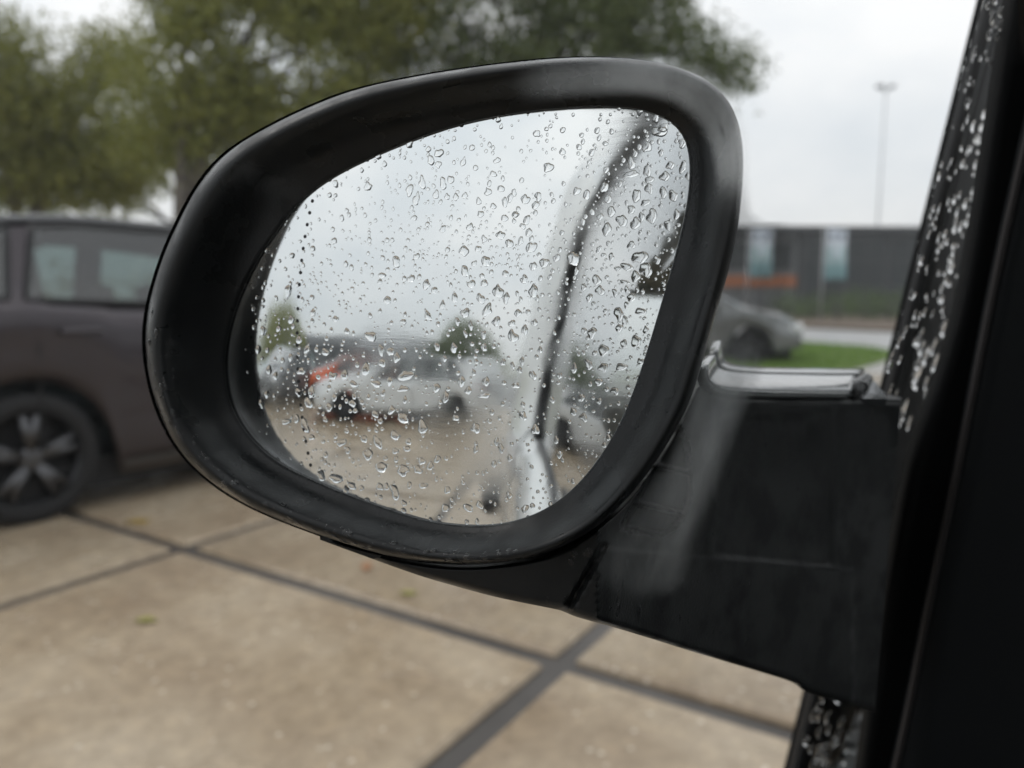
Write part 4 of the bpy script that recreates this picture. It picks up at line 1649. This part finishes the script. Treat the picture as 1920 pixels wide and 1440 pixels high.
BIG = []                                               # photograph position and size of the large drops
for x, y, w, h_ in [(1335, 50, 60, 60), (1185, 65, 70, 75), (1265, 135, 75, 90), (1365, 155, 75, 85), (1490, 100, 75, 110), (1150, 195, 75, 85), (1100, 105, 50, 45), (1605, 170, 50, 70), (1335, 315, 55, 65), (1400, 410, 110, 100), (1445, 500, 100, 100), (1365, 550, 75, 80), (1525, 430, 55, 60), (1300, 480, 90, 55), (1235, 495, 50, 40), (1075, 580, 70, 75), (1100, 660, 65, 75), (1210, 675, 35, 65), (1335, 710, 65, 65), (1285, 595, 65, 35), (1240, 830, 75, 100), (1245, 940, 55, 65), (1405, 815, 80, 55), (1040, 975, 65, 85), (1125, 1105, 75, 90), (1370, 1040, 90, 80), (1015, 1215, 60, 75), (1125, 1235, 65, 75), (1260, 1230, 90, 60), (1090, 1345, 60, 65), (1210, 1410, 60, 60), (900, 415, 95, 110), (680, 450, 65, 75), (775, 415, 55, 55), (530, 575, 60, 60), (600, 660, 80, 95), (445, 1000, 80, 100), (585, 335, 75, 90), (420, 305, 65, 65), (550, 130, 55, 65), (565, 220, 50, 60), (465, 92, 50, 45), (230, 270, 45, 55), (505, 285, 45, 65), (80, 360, 75, 85), (240, 435, 80, 70), (85, 510, 65, 85), (135, 610, 60, 65), (232, 605, 70, 45), (335, 665, 90, 100), (205, 720, 60, 80), (395, 715, 55, 75), (255, 805, 70, 95), (90, 825, 70, 75), (320, 890, 70, 65), (30, 890, 40, 60), (130, 920, 40, 70), (10, 710, 50, 75), (185, 345, 50, 45), (205, 85, 55, 45), (300, 25, 55, 40), (215, 550, 40, 45), (285, 520, 35, 40), (250, 915, 30, 45), (90, 985, 35, 55), (140, 1060, 40, 35), (230, 1085, 50, 60), (60, 1340, 65, 80), (245, 1340, 55, 75), (380, 1350, 40, 40), (470, 1370, 65, 50)]:
    BIG.append((850 + x / 4, 380 + y / 4, w / 4, h_ / 4))
for x, y, w, h_ in [(860, 205, 65, 60), (915, 280, 30, 70), (610, 290, 50, 40), (480, 395, 60, 40), (535, 510, 35, 70), (715, 415, 40, 60), (765, 465, 50, 40), (650, 420, 60, 40), (1140, 700, 60, 70), (990, 745, 65, 45), (895, 780, 50, 70), (843, 848, 55, 65), (822, 765, 35, 45), (915, 920, 65, 60), (1035, 935, 75, 60), (1115, 932, 50, 45), (1135, 885, 40, 45), (992, 830, 35, 40), (1055, 818, 45, 30), (883, 630, 38, 42), (972, 608, 42, 48), (1035, 650, 70, 55), (758, 572, 40, 40), (1430, 705, 50, 60), (908, 1025, 40, 40), (945, 1025, 30, 40), (990, 1055, 50, 80), (700, 785, 60, 40), (830, 385, 60, 60), (890, 465, 65, 40), (960, 450, 35, 55), (1035, 490, 70, 40), (1050, 420, 90, 60), (1480, 530, 60, 30), (1040, 1115, 30, 35), (1145, 1020, 45, 35), (670, 980, 100, 40), (755, 1020, 50, 40), (1265, 1140, 40, 50), (1390, 1140, 60, 40), (500, 690, 40, 90), (400, 670, 70, 30), (465, 510, 40, 45), (630, 590, 40, 50), (455, 655, 30, 50), (420, 320, 25, 45), (660, 540, 35, 35), (925, 515, 30, 40), (1045, 550, 30, 40), (810, 565, 30, 30), (1000, 320, 40, 60), (920, 350, 50, 40)]:
    BIG.append((400 + x / 2.909, 560 + y / 2.909, w / 2.909, h_ / 2.909))
for x, y, w, h_ in [(845, 835, 40, 45), (115, 865, 38, 30), (255, 590, 35, 30), (65, 685, 35, 40), (135, 770, 38, 45), (375, 738, 40, 30), (500, 965, 40, 30), (345, 838, 40, 45), (1180, 860, 55, 65), (1340, 750, 60, 50), (1240, 720, 45, 60), (1310, 500, 90, 50), (1150, 680, 40, 70), (1150, 740, 80, 40), (1240, 590, 50, 50), (1330, 480, 60, 40), (1290, 425, 35, 50), (1250, 820, 40, 60), (1330, 840, 45, 60), (1385, 860, 55, 55), (1440, 700, 40, 60), (1370, 690, 40, 50), (1000, 815, 45, 60), (900, 855, 45, 50), (1230, 900, 50, 35), (1020, 880, 40, 50)]:
    BIG.append((800 + x / 3, 80 + y / 3, w / 3, h_ / 3))

gl_px = spline(GLASS, 200)


def dens(x, y):
    """how thickly the photograph's mirror is strewn with small drops"""
    d = .55
    d += .9 * math.exp(-(((x - 1160) / 110) ** 2 + ((y - 560) / 260) ** 2))
    d += .8 * math.exp(-(((x - 880) / 130) ** 2 + ((y - 500) / 130) ** 2))
    d += 1.1 * math.exp(-(((x - 560) / 70) ** 2 + ((y - 650) / 120) ** 2))
    d += .8 * math.exp(-(((x - 690) / 110) ** 2 + ((y - 760) / 80) ** 2))
    d -= .30 * math.exp(-(((x - 1000) / 90) ** 2 + ((y - 330) / 110) ** 2))
    d -= .45 * math.exp(-(((x - 480) / 60) ** 2 + ((y - 800) / 90) ** 2))
    d *= sstep(440, 520, x + (y - 600) * .05 if y < 700 else x - (y - 700) * .35)
    return max(d, .02)


drops = [(x, y, w, h_) for x, y, w, h_ in BIG if inside(x, y, gl_px)]
tries = 0
grid_ = {}


def free(x, y, r):
    for a, b, c, e in drops:
        if (a - x) ** 2 + (b - y) ** 2 < (r + (c + e) * .25) ** 2 * .8:
            return False
    return True


rd = random.Random(5)
while len(drops) < 2100 and tries < 60000:
    tries += 1
    x, y = rd.uniform(390, 1295), rd.uniform(192, 988)
    if rd.random() > dens(x, y) / 1.9 or not inside(x, y, gl_px):
        continue
    s = min(3.0 + rd.expovariate(1 / 3.6), 16)
    if not free(x, y, s * .62):
        continue
    drops.append((x, y, s * rd.uniform(.8, 1.1), s * rd.uniform(.85, 1.35)))
drops.sort(key=lambda q: -q[2] * q[3])
NBIG = 300
fine_v, fine_f = [], []
for n_, (x, y, w, h_) in enumerate(drops):
    u, v, ww = on_mirror(x, y)
    dist = np.linalg.norm(from_mirror(u, v, ww) - EYE)
    k = dist / F * .5
    big = n_ < NBIG
    gr = 1.0 if big else 1.0
    dv, df = drop_mesh(w * k * gr, h_ * k * gr, .42 if w * h_ > 120 else .2, rd.uniform(.34, .52), 26 if big else 12, 7 if big else 4, n_, rd.choice((0, 0, .25, .5)), rd.uniform(-.35, .45) if abs(w - h_) < 9 else rd.uniform(-.1, .25))
    wv = [from_mirror(u + a, v + b, sag(u + a, v + b) + c + .00003) for a, b, c in dv]
    if big:
        o = obj("raindrop", wv, df, M["water"], None, True, origin=from_mirror(u, v, ww))
        size = "large" if w * h_ > 330 else "middling" if w * h_ > 120 else "small"
        sx_ = np.interp(y, [230, 320, 480, 800, 900, 1000], [1250, 1170, 1085, 1030, 1055, 1080])
        over = ("over the dark reflected window seal" if abs(x - sx_) < 14 else "over the reflected van window" if x > sx_ else
                "over the reflected white van side" if x > np.interp(y, [480, 640, 800, 1000], [1085, 985, 942, 930]) else
                "over the reflected grey sky" if y < 640 else "over the reflected parked cars" if y < 790 else "over the reflected paving")
        shape = "tall " if h_ > 1.35 * w else "wide " if w > 1.35 * h_ else "round "
        tag(o, size + " " + shape + "raindrop on the mirror glass " + over, "raindrop", "raindrops on the wing mirror glass")
    else:
        b = len(fine_v)
        fine_v += [tuple(q) for q in wv]
        fine_f += [tuple(i + b for i in q) for q in df]
o = obj("fine_raindrops", fine_v, fine_f, M["water"])
tag(o, "fine droplets strewn over the wing mirror glass", kind="stuff")

# beads of water on the lower and left lip of the rim
bv, bf = [], []
rb = random.Random(9)
for q in range(150):
    k = rb.choice([kk for kk in range(NA) if po[kk][1] > 560 and po[kk][0] < 1000])
    i = rb.randrange(9, 15)
    c = rv[i * NA + k]
    t1 = rv[i * NA + (k + 1) % NA] - c
    t2 = rv[(i + 1) * NA + k] - c
    n3 = np.cross(t1, t2); n3 /= np.linalg.norm(n3)
    if n3 @ MN < 0:
        n3 = -n3
    t1 = t1 / np.linalg.norm(t1); t2 = np.cross(n3, t1)
    c = c + t1 * rb.uniform(0, .003)
    r_ = rb.uniform(.0004, .0013)
    dv, df = drop_mesh(r_ * rb.uniform(.8, 1.8), r_, .25, rb.uniform(.3, .45), 12, 4, 9000 + q)
    b = len(bv)
    bv += [tuple(c + t1 * a + t2 * b2 + n3 * (h2 - .00012)) for a, b2, h2 in dv]
    bf += [tuple(z + b for z in g_) for g_ in df]
for q in range(70):
    i, j = rb.randrange(95, nu - 30), rb.randrange(12, nv - 8)
    c = fv[i * nv + j]
    t1 = fv[(i + 1) * nv + j] - c; t1 = t1 / np.linalg.norm(t1)
    n3 = np.cross(t1, fv[i * nv + j + 1] - c); n3 /= np.linalg.norm(n3)
    if n3 @ FWD > 0:
        n3 = -n3
    t2 = np.cross(n3, t1)
    r_ = rb.uniform(.0005, .0016)
    dv, df = drop_mesh(r_, r_ * rb.uniform(.9, 2.0), .25, rb.uniform(.35, .5), 12, 4, 9500 + q)
    b = len(bv)
    bv += [tuple(c + t1 * a + t2 * b2 + n3 * (h2 - .0001)) for a, b2, h2 in dv]
    bf += [tuple(z + b for z in g_) for g_ in df]
tag(obj("rim_water", bv, bf, M["water"]), "water beads on the lower left lip and arm of the wing mirror", kind="stuff")

# drops on the door pane (outer face), out of focus
pane_drops = []
rp = random.Random(21)
for _ in range(190):                                   # upper right, over the black seal
    t = rp.random()
    yy = -10 + t * 640
    xl = 1858 - yy * .262
    pane_drops.append((xl + rp.uniform(-25, 95) * (1 - .25 * t), yy, rp.uniform(3.5, 11), rp.uniform(6, 20)))
for _ in range(26):
    yy = rp.uniform(600, 800)
    xl = 1858 - yy * .262
    pane_drops.append((xl + rp.uniform(-30, 80), yy, rp.uniform(6, 13), rp.uniform(14, 44)))
for _ in range(34):                                   # lower right corner
    yy = rp.uniform(1290, 1450)
    pane_drops.append((1520 + rp.uniform(0, 105) - (yy - 1290) * .1, yy, rp.uniform(7, 16), rp.uniform(10, 30)))
for n_, (x, y, w, h_) in enumerate(pane_drops):
    if w <= 0:
        continue
    c = on_pane(x, y, .0005)
    if c[1] > 1.0:
        continue
    dist = np.linalg.norm(c - EYE)
    k = dist / F * .5
    dv, df = drop_mesh(w * k * 1.25, h_ * k, .2, (rp.uniform(.45, .95) if x > 1858 - y * .262 - 10 and x > 1480 and not (y < 420 and x < 1700) else .07), 18, 5, 5000 + n_, rp.choice((0, .3)), 0)
    where = "beside the upper part of the black window seal" if x > 1560 and y < 600 else "beside the lower end of the upper black seal" if x > 1500 and y < 1000 and x > 1540 else "at the bottom right corner of the door window" if y > 1200 else "in front of the mirror arm"
    yv = np.array([0, 1.0, 0]); zv = np.array([KT, 0, 1.0]); zv /= np.linalg.norm(zv)
    nn = np.array([-1.0, 0, KT]); nn /= np.linalg.norm(nn)
    if (ray(x, y) @ yv) < 0:
        pass
    wv = [c + yv * a + zv * b + nn * h2 for a, b, h2 in dv]
    df2 = [q[::-1] for q in df]
    o = obj("window_raindrop", wv, df2, M["water"], None, True, origin=c)
    tag(o, ("tall" if h_ > w * 1.8 else "round") + " blurred raindrop on the window glass " + where, "raindrop", "raindrops on the van's door window")

# ------------------------------------------------------------------ fallen leaves on the slabs
M["yl"] = mat("yellow_leaf", (0.40, 0.27, 0.06), 0.5)
M["gl"] = mat("lime_leaf", (0.29, 0.27, 0.08), 0.5)
M["ol"] = mat("orange_leaf", (0.32, 0.16, 0.08), 0.5)
LV = [(257, 978, .075, "yl", "yellow fallen leaf on the slab near the purple car's wheel"),
      (273, 1162, .05, "gl", "lime green fallen leaf on the slab below the joint crossing"),
      (688, 1061, .06, "ol", "orange fallen leaf just below the wing mirror rim"),
      (765, 1112, .045, "gl", "yellow-green fallen leaf under the mirror arm's left end")]
for x, y, s, mk, L in LV:
    c = ground(x, y, .008)
    a = random.uniform(0, 6)
    out_ = [(0, -.9), (.30, -.45), (.46, 0), (.34, .4), (0, .95), (-.32, .42), (-.44, .02), (-.28, -.42)]
    v = []
    for px, py in out_:
        v.append((c[0] + s * (px * math.cos(a) - py * math.sin(a)), c[1] + s * (px * math.sin(a) + py * math.cos(a)), c[2] + .012 * abs(px)))
    v.append((c[0], c[1], c[2] - .002))
    o = obj("fallen_leaf", v, [(i, (i + 1) % 8, 8) for i in range(8)], M[mk], None, True, origin=c)
    so = o.modifiers.new("t", 'SOLIDIFY'); so.thickness = .0012
    tag(o, L, "leaf", "fallen leaves on the slabs")
